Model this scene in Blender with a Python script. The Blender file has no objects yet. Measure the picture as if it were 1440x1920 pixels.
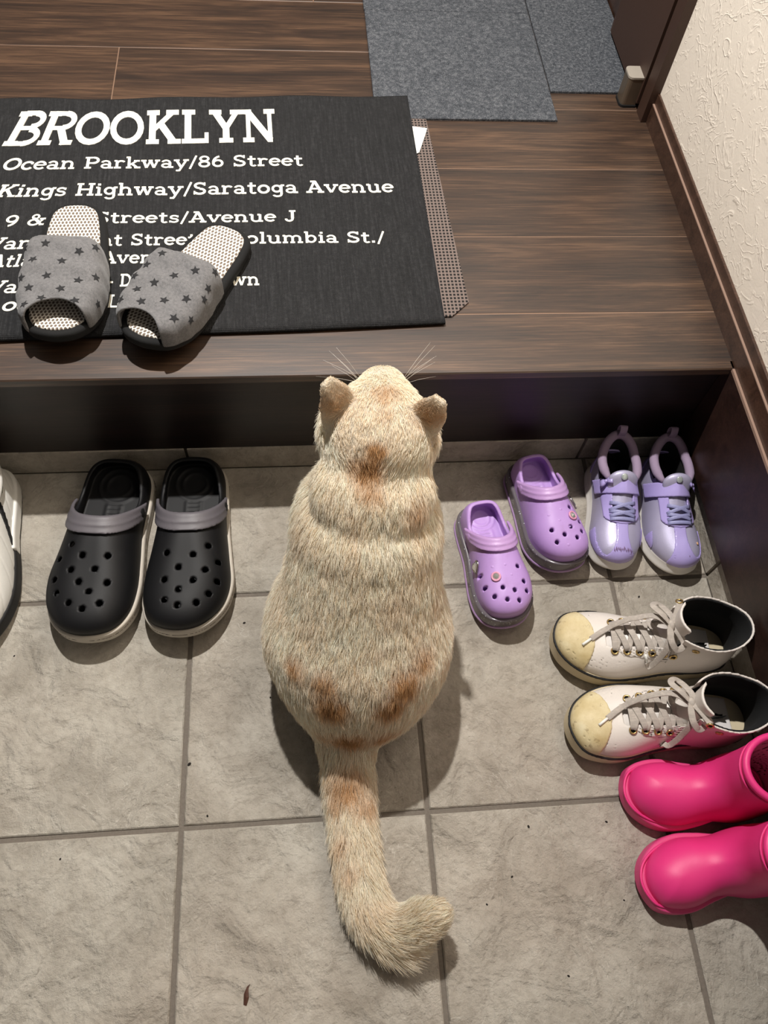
import bpy, math, random
import numpy as np
from mathutils import Vector, Matrix
from mathutils.bvhtree import BVHTree

random.seed(7)
RNG = np.random.default_rng(7)
scene = bpy.context.scene
COL = scene.collection

# ------------------------------------------------------------------ camera, light, exposure
cam_d = bpy.data.cameras.new('camera')
cam_d.sensor_fit = 'VERTICAL'
cam_d.sensor_height = 36.0
cam_d.lens = 1448.7 / 1920 * 36.0
cam_d.clip_start = 0.02
cam = bpy.data.objects.new('camera', cam_d)
cam.location = (-0.1271, -0.4220, 1.0137)
cam.rotation_euler = (0.4976, -0.0630, -0.0713)
COL.objects.link(cam)
scene.camera = cam

world = bpy.data.worlds.new('room_ambient')
scene.world = world
world.use_nodes = True
_bg = world.node_tree.nodes['Background']
_bg.inputs[0].default_value = (1.0, 0.95, 0.89, 1)
_bg.inputs[1].default_value = 0.088

lamp_d = bpy.data.lights.new('ceiling_downlight', 'POINT')
lamp_d.energy = 162
lamp_d.color = (1.0, 0.965, 0.92)
lamp_d.shadow_soft_size = 0.018
lamp = bpy.data.objects.new('ceiling_downlight', lamp_d)
lamp.location = (-0.25, 0.603, 1.85)
COL.objects.link(lamp)

scene.view_settings.view_transform = 'Standard'
scene.view_settings.look = 'None'
scene.view_settings.gamma = 1
scene.view_settings.exposure = 0.0
scene.view_settings.use_curve_mapping = False
scene.cycles.max_bounces = 6
scene.cycles.diffuse_bounces = 3
scene.cycles.glossy_bounces = 2
scene.cycles.transmission_bounces = 4
scene.cycles.caustics_reflective = False
scene.cycles.caustics_refractive = False

# ------------------------------------------------------------------ helpers: materials
def srgb(r, g, b):
    f = lambda c: (c / 255 / 12.92) if c / 255 <= 0.04045 else ((c / 255 + 0.055) / 1.055) ** 2.4
    return (f(r), f(g), f(b), 1.0)

class NT:
    def __init__(s, name):
        s.m = bpy.data.materials.new(name)
        s.m.use_nodes = True
        s.t = s.m.node_tree
        s.b = s.t.nodes['Principled BSDF']
    def n(s, typ, **kw):
        nd = s.t.nodes.new(typ)
        for k, v in kw.items():
            setattr(nd, k, v)
        return nd
    def put(s, sock, v):
        if isinstance(v, bpy.types.NodeSocket):
            s.t.links.new(v, sock)
        else:
            sock.default_value = v
    def math(s, op, a, b=None, c=None, clamp=False):
        nd = s.n('ShaderNodeMath', operation=op, use_clamp=clamp)
        for i, v in enumerate((a, b, c)):
            if v is not None:
                s.put(nd.inputs[i], v)
        return nd.outputs[0]
    def vmath(s, op, a, b=None):
        nd = s.n('ShaderNodeVectorMath', operation=op)
        s.put(nd.inputs[0], a)
        if b is not None:
            s.put(nd.inputs[1], b)
        return nd.outputs[0]
    def coord(s, kind='Object', scale=(1, 1, 1), rand=False):
        v = s.n('ShaderNodeTexCoord').outputs[kind]
        if rand:
            r = s.n('ShaderNodeObjectInfo').outputs['Random']
            off = s.n('ShaderNodeCombineXYZ')
            for i, k in enumerate((37.0, 61.0, 19.0)):
                s.put(off.inputs[i], s.math('MULTIPLY', r, k))
            v = s.vmath('ADD', s.n('ShaderNodeTexCoord').outputs[kind], off.outputs[0])
        mp = s.n('ShaderNodeMapping')
        s.put(mp.inputs[0], v)
        mp.inputs['Scale'].default_value = scale
        return mp.outputs[0]
    def noise(s, v, scale, detail=4, rough=0.55, dist=0.0, typ=None):
        nd = s.n('ShaderNodeTexNoise')
        if typ:
            nd.noise_type = typ
        s.put(nd.inputs['Vector'], v)
        nd.inputs['Scale'].default_value = scale
        nd.inputs['Detail'].default_value = detail
        nd.inputs['Roughness'].default_value = rough
        nd.inputs['Distortion'].default_value = dist
        return nd.outputs[0]
    def voro(s, v, scale, feature='F1', out=0):
        nd = s.n('ShaderNodeTexVoronoi', feature=feature)
        s.put(nd.inputs['Vector'], v)
        nd.inputs['Scale'].default_value = scale
        return nd.outputs[out]
    def ramp(s, f, *stops):
        nd = s.n('ShaderNodeValToRGB')
        s.put(nd.inputs[0], f)
        e = nd.color_ramp.elements
        while len(e) < len(stops):
            e.new(0.5)
        for el, (p, c) in zip(e, stops):
            el.position = p
            el.color = c if len(c) == 4 else (*c, 1)
        return nd.outputs[0]
    def mix(s, f, a, b, mode='MIX'):
        nd = s.n('ShaderNodeMix', data_type='RGBA', blend_type=mode)
        s.put(nd.inputs[0], f)
        s.put(nd.inputs[6], a)
        s.put(nd.inputs[7], b)
        return nd.outputs[2]
    def bump(s, h, strength=0.3, dist=0.001, prev=None):
        nd = s.n('ShaderNodeBump')
        s.put(nd.inputs['Height'], h)
        nd.inputs['Strength'].default_value = strength
        nd.inputs['Distance'].default_value = dist
        if prev is not None:
            s.t.links.new(prev, nd.inputs['Normal'])
        return nd.outputs[0]
    def done(s, color=None, rough=None, normal=None, **kw):
        if color is not None:
            s.put(s.b.inputs['Base Color'], color)
        if rough is not None:
            s.put(s.b.inputs['Roughness'], rough)
        if normal is not None:
            s.put(s.b.inputs['Normal'], normal)
        for k, v in kw.items():
            s.put(s.b.inputs[k.replace('_', ' ')], v)
        return s.m

def dim(c, k):
    return (c[0] * k, c[1] * k, c[2] * k, 1)

def plain(name, c, rough=0.5, var=0.12, vs=60, bump=0.0, bs=400, **kw):
    t = NT(name)
    v = t.coord()
    f = t.noise(v, vs, 4)
    col = t.mix(f, dim(c, 1 - var), dim(c, 1 + var))
    nrm = None
    if bump:
        nrm = t.bump(t.noise(v, bs, 3), bump, 0.0008)
    return t.done(col, rough, nrm, **kw)

# ------------------------------------------------------------------ helpers: objects
def tag(o, label=None, cat=None, group=None, kind=None):
    for k, v in (('label', label), ('category', cat), ('group', group), ('kind', kind)):
        if v:
            o[k] = v
    return o

def obj(name, mesh, mat=None, parent=None, loc=None, rotz=0.0):
    o = bpy.data.objects.new(name, mesh)
    COL.objects.link(o)
    if parent is not None:
        o.parent = parent
    if loc is not None:
        o.location = loc
    if rotz:
        o.rotation_euler = (0, 0, rotz)
    if mat is not None and not mesh.materials:
        mesh.materials.append(mat)
    return o

def empty(name, loc, rotz, label, cat, group=None):
    o = bpy.data.objects.new(name, None)
    COL.objects.link(o)
    o.empty_display_size = 0.02
    o.location = loc
    o.rotation_euler = (0, 0, rotz)
    return tag(o, label, cat, group)

def mesh_np(name, V, F, smooth=True):
    V = np.asarray(V, dtype=np.float32)
    me = bpy.data.meshes.new(name)
    if isinstance(F, np.ndarray):
        n, k = F.shape
        me.vertices.add(len(V))
        me.vertices.foreach_set('co', V.ravel())
        me.loops.add(n * k)
        me.loops.foreach_set('vertex_index', F.astype(np.int32).ravel())
        me.polygons.add(n)
        me.polygons.foreach_set('loop_start', np.arange(0, n * k, k, dtype=np.int32))
        me.update(calc_edges=True)
        me.validate()
    else:
        me.from_pydata([tuple(map(float, v)) for v in V], [], [tuple(f) for f in F])
    if smooth:
        me.polygons.foreach_set('use_smooth', np.ones(len(me.polygons), dtype=bool))
    me.update()
    return me

class MB:
    """collects shapes and links them as ONE mesh"""
    def __init__(s):
        s.v, s.f = [], []
    def add(s, V, F):
        b = len(s.v)
        s.v.extend([tuple(map(float, p)) for p in V])
        s.f.extend([tuple(int(i) + b for i in f) for f in F])
        return s
    def box(s, x0, x1, y0, y1, z0, z1):
        V = [(x, y, z) for z in (z0, z1) for (x, y) in ((x0, y0), (x1, y0), (x1, y1), (x0, y1))]
        return s.add(V, [(3, 2, 1, 0), (4, 5, 6, 7), (0, 1, 5, 4), (1, 2, 6, 5), (2, 3, 7, 6), (3, 0, 4, 7)])
    def bevel_box(s, x0, x1, y0, y1, z0, z1, b=0.002):
        """box with chamfered top edges"""
        V = [(x0, y0, z0), (x1, y0, z0), (x1, y1, z0), (x0, y1, z0),
             (x0, y0, z1 - b), (x1, y0, z1 - b), (x1, y1, z1 - b), (x0, y1, z1 - b),
             (x0 + b, y0 + b, z1), (x1 - b, y0 + b, z1), (x1 - b, y1 - b, z1), (x0 + b, y1 - b, z1)]
        F = [(3, 2, 1, 0), (8, 9, 10, 11)]
        for i in range(4):
            j = (i + 1) % 4
            F += [(i, j, 4 + j, 4 + i), (4 + i, 4 + j, 8 + j, 8 + i)]
        return s.add(V, F)
    def prism(s, poly, z0, z1):
        n = len(poly)
        V = [(x, y, z0) for x, y in poly] + [(x, y, z1) for x, y in poly]
        F = [tuple(range(n - 1, -1, -1)), tuple(range(n, 2 * n))]
        F += [(i, (i + 1) % n, n + (i + 1) % n, n + i) for i in range(n)]
        return s.add(V, F)
    def tube(s, pts, r, seg=8, closed=False, cap=True):
        P = np.asarray(pts, float)
        n = len(P)
        rr = np.broadcast_to(np.asarray(r, float), (n,))
        V, F = [], []
        up = None
        for i in range(n):
            a = P[(i - 1) % n] if (closed or i) else P[i]
            b = P[(i + 1) % n] if (closed or i < n - 1) else P[i]
            t = b - a
            t = t / (np.linalg.norm(t) + 1e-12)
            if up is None:
                up = np.array([0, 0, 1.0]) if abs(t[2]) < 0.9 else np.array([1.0, 0, 0])
            u = up - t * (up @ t)
            u /= np.linalg.norm(u) + 1e-12
            w = np.cross(t, u)
            up = u
            for k in range(seg):
                a_ = 2 * math.pi * k / seg
                V.append(P[i] + rr[i] * (math.cos(a_) * u + math.sin(a_) * w))
        m = n if closed else n - 1
        for i in range(m):
            for k in range(seg):
                i2 = (i + 1) % n
                F.append((i * seg + k, i * seg + (k + 1) % seg, i2 * seg + (k + 1) % seg, i2 * seg + k))
        if cap and not closed:
            F.append(tuple(range(seg - 1, -1, -1)))
            F.append(tuple((n - 1) * seg + k for k in range(seg)))
        return s.add(V, F)
    def ribbon(s, pts, nrm, w, th, closed=False):
        """flat lace: width w across, thickness th along nrm"""
        P = np.asarray(pts, float)
        N = np.asarray(nrm, float)
        if N.ndim == 1:
            N = np.broadcast_to(N, P.shape)
        n = len(P)
        V, F = [], []
        for i in range(n):
            a = P[(i - 1) % n] if (closed or i) else P[i]
            b = P[(i + 1) % n] if (closed or i < n - 1) else P[i]
            t = b - a
            t = t / (np.linalg.norm(t) + 1e-12)
            nn = N[i] - t * (N[i] @ t)
            nn /= np.linalg.norm(nn) + 1e-12
            sd = np.cross(t, nn)
            for (a_, b_) in ((-1, -0.6), (-0.8, -1), (0.8, -1), (1, -0.6), (1, 0.6), (0.8, 1), (-0.8, 1), (-1, 0.6)):
                V.append(P[i] + sd * (a_ * w / 2) + nn * (b_ * th / 2))
        m = n if closed else n - 1
        for i in range(m):
            i2 = (i + 1) % n
            for k in range(8):
                F.append((i * 8 + k, i * 8 + (k + 1) % 8, i2 * 8 + (k + 1) % 8, i2 * 8 + k))
        if not closed:
            F.append(tuple(range(7, -1, -1)))
            F.append(tuple((n - 1) * 8 + k for k in range(8)))
        return s.add(V, F)
    def torus(s, c, nrm, R, r, seg=16, rs=6):
        n = np.asarray(nrm, float)
        n /= np.linalg.norm(n)
        a = np.cross(n, (0, 0, 1.0) if abs(n[2]) < 0.9 else (1.0, 0, 0))
        a /= np.linalg.norm(a)
        b = np.cross(n, a)
        P = [np.asarray(c) + R * (math.cos(q) * a + math.sin(q) * b) for q in np.linspace(0, 2 * math.pi, seg, endpoint=False)]
        return s.tube(P, r, rs, closed=True)
    def dome(s, c, nrm, R, hgt, seg=14, rings=4):
        """a rivet or gem: lathe of a quarter ellipse about nrm"""
        n = np.asarray(nrm, float)
        n /= np.linalg.norm(n)
        a = np.cross(n, (0, 0, 1.0) if abs(n[2]) < 0.9 else (1.0, 0, 0))
        a /= np.linalg.norm(a)
        b = np.cross(n, a)
        V, F = [], []
        for i in range(rings):
            q = math.pi / 2 * i / rings
            for k in range(seg):
                p = 2 * math.pi * k / seg
                V.append(np.asarray(c) + R * math.cos(q) * (math.cos(p) * a + math.sin(p) * b) + hgt * math.sin(q) * n)
        V.append(np.asarray(c) + hgt * n)
        for i in range(rings - 1):
            for k in range(seg):
                k2 = (k + 1) % seg
                F.append((i * seg + k, i * seg + k2, (i + 1) * seg + k2, (i + 1) * seg + k))
        for k in range(seg):
            F.append(((rings - 1) * seg + k, (rings - 1) * seg + (k + 1) % seg, len(V) - 1))
        F.append(tuple(range(seg - 1, -1, -1)))
        return s.add(V, F)
    def mesh(s, name, smooth=False):
        return mesh_np(name, s.v, s.f, smooth)
    def build(s, name, mat, parent=None, smooth=False, **kw):
        return obj(name, s.mesh(name, smooth), mat, parent, **kw)

# ------------------------------------------------------------------ helpers: solids from distance fields
class Grid:
    def __init__(s, lo, hi, h):
        s.lo = np.array(lo, float)
        s.h = h
        s.n = np.ceil((np.array(hi) - s.lo) / h).astype(int) + 1
        ax = [s.lo[i] + h * np.arange(s.n[i]) for i in range(3)]
        s.X = ax[0][:, None, None]
        s.Y = ax[1][None, :, None]
        s.Z = ax[2][None, None, :]
        s.ax = ax
    def full(s, F):
        return np.array(np.broadcast_to(F, tuple(s.n)))
    def norm(s, F, lo=0.25):
        F = s.full(F)
        g = np.gradient(F, s.h)
        m = np.sqrt(g[0] ** 2 + g[1] ** 2 + g[2] ** 2)
        return F / np.maximum(m, lo * np.percentile(m, 90))
    def outline(s, poly):
        """signed distance to a closed plan outline, as (nx, ny, 1)"""
        P = np.asarray(poly)
        Q = np.roll(P, -1, 0)
        x = s.X[:, :, 0]
        y = s.Y[:, :, 0]
        d = np.full((s.n[0], s.n[1]), 1e9)
        inside = np.zeros(d.shape, bool)
        for (ax_, ay), (bx, by) in zip(P, Q):
            ex, ey = bx - ax_, by - ay
            t = np.clip(((x - ax_) * ex + (y - ay) * ey) / (ex * ex + ey * ey + 1e-18), 0, 1)
            d = np.minimum(d, (x - ax_ - t * ex) ** 2 + (y - ay - t * ey) ** 2)
            c = ((ay > y) != (by > y)) & (x < (bx - ax_) * (y - ay) / (by - ay + 1e-18) + ax_)
            inside ^= c
        d = np.sqrt(d)
        return np.where(inside, -d, d)[:, :, None]

_E = [((0, 0, 0), (1, 0, 0)), ((0, 1, 0), (1, 1, 0)), ((0, 0, 1), (1, 0, 1)), ((0, 1, 1), (1, 1, 1)),
      ((0, 0, 0), (0, 1, 0)), ((1, 0, 0), (1, 1, 0)), ((0, 0, 1), (0, 1, 1)), ((1, 0, 1), (1, 1, 1)),
      ((0, 0, 0), (0, 0, 1)), ((1, 0, 0), (1, 0, 1)), ((0, 1, 0), (0, 1, 1)), ((1, 1, 0), (1, 1, 1))]

WARP = [None]          # toe spring of the shoe being built
def spring(L, amount, start=0.55, power=1.8):
    return lambda y: amount * np.clip((np.asarray(y, float) / L - start) / (1 - start), 0, 1.15) ** power
def skin(g, F, smooth=2):
    """surface net of F<0 -> (verts, quads)"""
    F = g.full(F).astype(np.float64)
    for a in range(3):
        sl = [slice(None)] * 3
        for e in (0, -1):
            sl[a] = e
            F[tuple(sl)] = np.maximum(F[tuple(sl)], g.h * 0.5)
    s = F < 0
    nx, ny, nz = F.shape
    cnt = np.zeros((nx - 1, ny - 1, nz - 1), np.int8)
    for i in (0, 1):
        for j in (0, 1):
            for k in (0, 1):
                cnt += s[i:nx - 1 + i, j:ny - 1 + j, k:nz - 1 + k]
    act = (cnt > 0) & (cnt < 8)
    idx = np.full(act.shape, -1, np.int64)
    I, J, K = np.nonzero(act)
    idx[I, J, K] = np.arange(len(I))
    acc = np.zeros((len(I), 3))
    num = np.zeros(len(I))
    for a, b in _E:
        fa = F[I + a[0], J + a[1], K + a[2]]
        fb = F[I + b[0], J + b[1], K + b[2]]
        m = (fa < 0) != (fb < 0)
        t = np.where(m, fa / np.where(m, fa - fb, 1), 0)
        for c in range(3):
            acc[:, c] += np.where(m, a[c] + t * (b[c] - a[c]), 0)
        num += m
    V = g.lo + g.h * (np.stack([I, J, K], 1) + acc / num[:, None])
    Q = []
    # edges along x, y, z
    for ax_ in range(3):
        sa = [slice(0, -1) if d == ax_ else slice(1, -1) for d in range(3)]
        sb = [slice(1, None) if d == ax_ else slice(1, -1) for d in range(3)]
        m0, m1 = s[tuple(sa)], s[tuple(sb)]
        ch = m0 != m1
        P = np.stack(np.nonzero(ch), 1)
        sign = m0[ch]
        o1, o2 = [d for d in range(3) if d != ax_]
        P = P.copy()
        P[:, o1] += 1
        P[:, o2] += 1
        def cell(d1, d2):
            C = P.copy()
            C[:, o1] += d1
            C[:, o2] += d2
            return idx[C[:, 0], C[:, 1], C[:, 2]]
        q = np.stack([cell(-1, -1), cell(0, -1), cell(0, 0), cell(-1, 0)], 1)
        if ax_ == 1:
            sign = ~sign
        q[~sign] = q[~sign][:, ::-1]
        Q.append(q)
    Q = np.concatenate(Q)
    if smooth:
        e0 = Q.ravel()
        e1 = np.roll(Q, -1, 1).ravel()
        deg = np.bincount(e0, minlength=len(V)) + np.bincount(e1, minlength=len(V))
        for it in range(smooth):
            for lam in (0.5, -0.53):
                nb = np.zeros_like(V)
                for c in range(3):
                    nb[:, c] = np.bincount(e0, V[e1, c], len(V)) + np.bincount(e1, V[e0, c], len(V))
                V = V + lam * (nb / np.maximum(deg, 1)[:, None] - V)
    if WARP[0] is not None:
        V[:, 2] += WARP[0](V[:, 1])
    return V, Q

def solid(g, F, name, mat, parent, smooth=2):
    V, Q = skin(g, F, smooth)
    return obj(name, mesh_np(name, V, Q), mat, parent)

def bvh_of(VQ):
    return BVHTree.FromPolygons([tuple(v) for v in VQ[0].tolist()], [tuple(q) for q in VQ[1].tolist()])

def drop(bvh, x, y, z=0.5):
    hit, nrm, _, _ = bvh.ray_cast(Vector((x, y, z)), Vector((0, 0, -1)))
    if hit is None:
        hit, nrm, _, _ = bvh.find_nearest(Vector((x, y, 0.05)))
    n = np.array(nrm)
    if n[2] < 0:
        n = -n
    return np.array(hit), n

def smin(a, b, k):
    h = np.clip(0.5 + 0.5 * (b - a) / k, 0, 1)
    return b + (a - b) * h - k * h * (1 - h)

def seg_caps(g, a, b, ra, rb):
    a, b = np.array(a), np.array(b)
    e = b - a
    t = np.clip(((g.X - a[0]) * e[0] + (g.Y - a[1]) * e[1] + (g.Z - a[2]) * e[2]) / (e @ e), 0, 1)
    return np.sqrt((g.X - a[0] - t * e[0]) ** 2 + (g.Y - a[1] - t * e[1]) ** 2 + (g.Z - a[2] - t * e[2]) ** 2) - (ra + (rb - ra) * t)
def ell(g, c, r, rz=0.0, tilt=0.0):
    x, y, z = g.X - c[0], g.Y - c[1], g.Z - c[2]
    if rz:
        x, y = x * math.cos(rz) + y * math.sin(rz), -x * math.sin(rz) + y * math.cos(rz)
    if tilt:
        y, z = y * math.cos(tilt) + z * math.sin(tilt), -y * math.sin(tilt) + z * math.cos(tilt)
    k0 = np.sqrt((x / r[0]) ** 2 + (y / r[1]) ** 2 + (z / r[2]) ** 2)
    k1 = np.sqrt((x / r[0] ** 2) ** 2 + (y / r[1] ** 2) ** 2 + (z / r[2] ** 2) ** 2) + 1e-9
    return k0 * (k0 - 1) / k1
def tri_dist(g, a, b, c):
    a, b, c = (np.array(q, float) for q in (a, b, c))
    ba, cb, ac = b - a, c - b, a - c
    n = np.cross(ba, ac)
    P = [g.full(q) for q in (g.X, g.Y, g.Z)]
    def sub(q):
        return [P[i] - q[i] for i in range(3)]
    def dot(u, v):
        return u[0] * v[0] + u[1] * v[1] + u[2] * v[2]
    pa, pb, pc = sub(a), sub(b), sub(c)
    s = (np.sign(dot(np.cross(ba, n), pa)) + np.sign(dot(np.cross(cb, n), pb)) + np.sign(dot(np.cross(ac, n), pc)))
    def ed(e, q):
        t = np.clip(dot(e, q) / (e @ e), 0, 1)
        return sum((e[i] * t - q[i]) ** 2 for i in range(3))
    edge = np.minimum(np.minimum(ed(ba, pa), ed(cb, pb)), ed(ac, pc))
    face = dot(n, pa) ** 2 / (n @ n)
    return np.sqrt(np.where(s < 2.0, edge, face))

def spline(pts, n, closed=True):
    P = np.asarray(pts, float)
    m = len(P)
    out = []
    segs = m if closed else m - 1
    for i in range(segs):
        if closed:
            p0, p1, p2, p3 = P[(i - 1) % m], P[i], P[(i + 1) % m], P[(i + 2) % m]
        else:
            p0, p1, p2, p3 = P[max(i - 1, 0)], P[i], P[i + 1], P[min(i + 2, m - 1)]
        for t in np.linspace(0, 1, n, endpoint=False):
            out.append(0.5 * ((2 * p1) + (-p0 + p2) * t + (2 * p0 - 5 * p1 + 4 * p2 - p3) * t * t + (-p0 + 3 * p1 - 3 * p2 + p3) * t ** 3))
    if not closed:
        out.append(P[-1])
    return np.array(out)

def curve(xs, ys):
    """smooth interpolation through stations (monotone cubic)"""
    xs, ys = np.asarray(xs, float), np.asarray(ys, float)
    d = np.diff(ys) / np.diff(xs)
    m = np.concatenate([[d[0]], np.where(d[:-1] * d[1:] > 0, 2 * d[:-1] * d[1:] / (d[:-1] + d[1:] + 1e-18), 0), [d[-1]]])
    def f(x):
        x = np.clip(x, xs[0], xs[-1])
        i = np.clip(np.searchsorted(xs, x) - 1, 0, len(xs) - 2)
        h = xs[i + 1] - xs[i]
        t = (x - xs[i]) / h
        return ((1 + 2 * t) * (1 - t) ** 2 * ys[i] + t * (1 - t) ** 2 * h * m[i] + t * t * (3 - 2 * t) * ys[i + 1] + t * t * (t - 1) * h * m[i + 1])
    return f

def domefield(d2, Z, zs, H, R, p=2.0):
    e = np.maximum(1 + d2 / R, 0)
    q = np.maximum(Z - zs, 0) / H
    return ((e ** p + q ** p) ** (1 / p) - 1) * R

def last(L, W, pts, side=1):
    """shoe outline; pts are (x / half width, y / length); side mirrors it"""
    P = np.array([(side * x * W / 2, y * L) for x, y in pts])
    if side < 0:
        P = P[::-1]
    return spline(P, 7)

CLOG = [(0, 0), (.46, .018), (.73, .09), (.79, .23), (.79, .40), (.88, .56), (.97, .72), (.93, .86), (.66, .962), (.12, 1.0),
        (-.42, .972), (-.84, .87), (-1.0, .73), (-.93, .57), (-.84, .40), (-.79, .23), (-.73, .09), (-.46, .018)]
SHOE = [(0, 0), (.40, .015), (.64, .08), (.72, .2), (.70, .38), (.82, .55), (.98, .70), (.96, .83), (.74, .945), (.16, 1.0),
        (-.40, .965), (-.82, .85), (-1.0, .70), (-.94, .54), (-.80, .38), (-.74, .2), (-.64, .08), (-.40, .015)]

# ------------------------------------------------------------------ materials of the room
def m_tile():
    t = NT('stone_tile')
    v = t.coord(rand=True)
    big = t.noise(v, 13, 8, 0.65, 0.6)
    fine = t.noise(v, 90, 6, 0.65)
    pink = t.noise(v, 3.2, 3, 0.5)
    c = t.ramp(big, (0.30, srgb(160, 153, 141)), (0.50, srgb(186, 179, 167)), (0.70, srgb(206, 200, 188)))
    c = t.mix(t.ramp(pink, (0.45, (0, 0, 0)), (0.75, (0.22, 0.22, 0.22))), c, srgb(192, 170, 152))
    c = t.mix(t.ramp(fine, (0.35, (0.32, 0.32, 0.32)), (0.52, (0, 0, 0))), c, srgb(140, 130, 117))
    n1 = t.noise(v, 14, 3.5, 0.55, 0.7)
    st = t.n('ShaderNodeMath', operation='SNAP')
    t.put(st.inputs[0], n1)
    st.inputs[1].default_value = 0.075
    terr = t.math('ADD', t.math('MULTIPLY', st.outputs[0], 0.55), t.math('MULTIPLY', n1, 0.6))
    # light on the cleft edges, painted into the tile colour as pale lines
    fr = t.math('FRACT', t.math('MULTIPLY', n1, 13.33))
    lit_ridge = t.ramp(t.math('ABSOLUTE', t.math('SUBTRACT', fr, 0.5)), (0.455, (0, 0, 0)), (0.5, (1, 1, 1)))
    lit_ridge_mask = t.ramp(t.noise(v, 9, 4, 0.6), (0.47, (0, 0, 0)), (0.62, (0.60, 0.60, 0.60)))
    c = t.mix(t.math('MULTIPLY', lit_ridge, lit_ridge_mask), c, srgb(222, 217, 206))
    n2 = t.noise(v, 55, 8, 0.72)
    rid = t.noise(v, 160, 5, 0.6)
    b = t.bump(terr, 0.95, 0.030)
    b = t.bump(n2, 0.75, 0.010, b)
    b = t.bump(rid, 0.45, 0.002, b)
    return t.done(c, 0.52, b, Specular_IOR_Level=0.35)

def m_wood(name, dark, mid, light, rough=0.33, rand=True, coat=0.25, spec=0.5):
    t = NT(name)
    v = t.coord(scale=(1.0, 9.0, 9.0), rand=rand)
    g1 = t.noise(v, 3.4, 6, 0.6, 0.7)
    v2 = t.coord(scale=(1.5, 60.0, 60.0), rand=rand)
    g2 = t.noise(v2, 6, 5, 0.65, 0.2)
    v3 = t.coord(scale=(12.0, 420.0, 420.0), rand=rand)
    g3 = t.noise(v3, 2.2, 2, 0.5)
    f = t.math('ADD', t.math('MULTIPLY', g1, 0.55), t.math('MULTIPLY', g2, 0.45))
    c = t.ramp(f, (0.38, dark), (0.50, mid), (0.63, light))
    c = t.mix(t.ramp(g3, (0.40, (0.35, 0.35, 0.35)), (0.62, (0, 0, 0))), c, dim(dark, 0.75))
    b = t.bump(t.math('ADD', g2, t.math('MULTIPLY', g3, 0.6)), 0.10, 0.0006)
    return t.done(c, rough, b, Coat_Weight=coat, Coat_Roughness=0.30, Specular_IOR_Level=spec)

M = {}
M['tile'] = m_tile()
M['grout'] = plain('grout', srgb(112, 104, 95), 0.9, 0.25, 300, 0.6, 500)
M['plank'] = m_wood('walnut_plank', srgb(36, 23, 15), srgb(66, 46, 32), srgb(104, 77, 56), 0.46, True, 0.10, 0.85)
M['lit_groove'] = plain('lit_plank_groove', srgb(128, 102, 84), 0.6, 0.1)  # pale filler colour stands in for light caught by the plank bevels
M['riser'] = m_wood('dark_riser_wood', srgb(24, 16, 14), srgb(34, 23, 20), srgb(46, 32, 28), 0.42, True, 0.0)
M['baseboard'] = m_wood('baseboard_wood', srgb(52, 34, 25), srgb(74, 51, 39), srgb(92, 66, 52), 0.4)
M['panel'] = m_wood('wall_panel_wood', srgb(34, 21, 17), srgb(46, 29, 24), srgb(60, 40, 33), 0.4, True, 0.05)
M['door'] = plain('door_brown', srgb(66, 45, 35), 0.5, 0.06, 80, 0.25, 900)

def m_wall():
    t = NT('trowelled_wallpaper')
    v = t.coord()
    n = t.noise(v, 26, 6, 0.6, 1.2, )
    r1 = t.math('ABSOLUTE', t.math('SUBTRACT', t.noise(v, 14, 3, 0.5, 1.6), 0.5))
    line1 = t.ramp(r1, (0.0, (1, 1, 1)), (0.022, (0, 0, 0)))
    r2 = t.math('ABSOLUTE', t.math('SUBTRACT', t.noise(v, 31, 2, 0.5, 1.0), 0.47))
    line2 = t.ramp(r2, (0.0, (1, 1, 1)), (0.03, (0, 0, 0)))
    msk = t.ramp(t.noise(v, 11, 3), (0.45, (0, 0, 0)), (0.58, (1, 1, 1)))
    h = t.math('ADD', t.math('MULTIPLY', line1, msk), t.math('MULTIPLY', line2, 0.45))
    h = t.math('ADD', h, t.math('MULTIPLY', n, 0.9))
    b = t.bump(h, 0.30, 0.0022)
    b = t.bump(t.noise(v, 330, 3, 0.6), 0.20, 0.0008, b)
    return t.done(srgb(250, 238, 222), 0.8, b)
M['wall'] = m_wall()

def m_carpet():
    t = NT('grey_felt_carpet')
    v = t.coord(rand=True)
    a = t.noise(v, 520, 3, 0.7)
    b_ = t.noise(v, 170, 3, 0.6)
    f = t.math('ADD', t.math('MULTIPLY', a, 0.6), t.math('MULTIPLY', b_, 0.4))
    c = t.ramp(f, (0.34, srgb(44, 47, 52)), (0.50, srgb(80, 83, 88)), (0.66, srgb(126, 128, 132)))
    return t.done(c, 0.95, t.bump(f, 0.8, 0.003), Specular_IOR_Level=0.1)
M['carpet'] = m_carpet()

HS = 0.2345          # height of the raised floor
YS = 0.196           # its front edge
YR = 0.2085          # riser and skirting face
XP = 0.434           # right panel and baseboard face
XK = 0.444           # right skirting face
P0, PW = 0.2967, 0.1467

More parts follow.
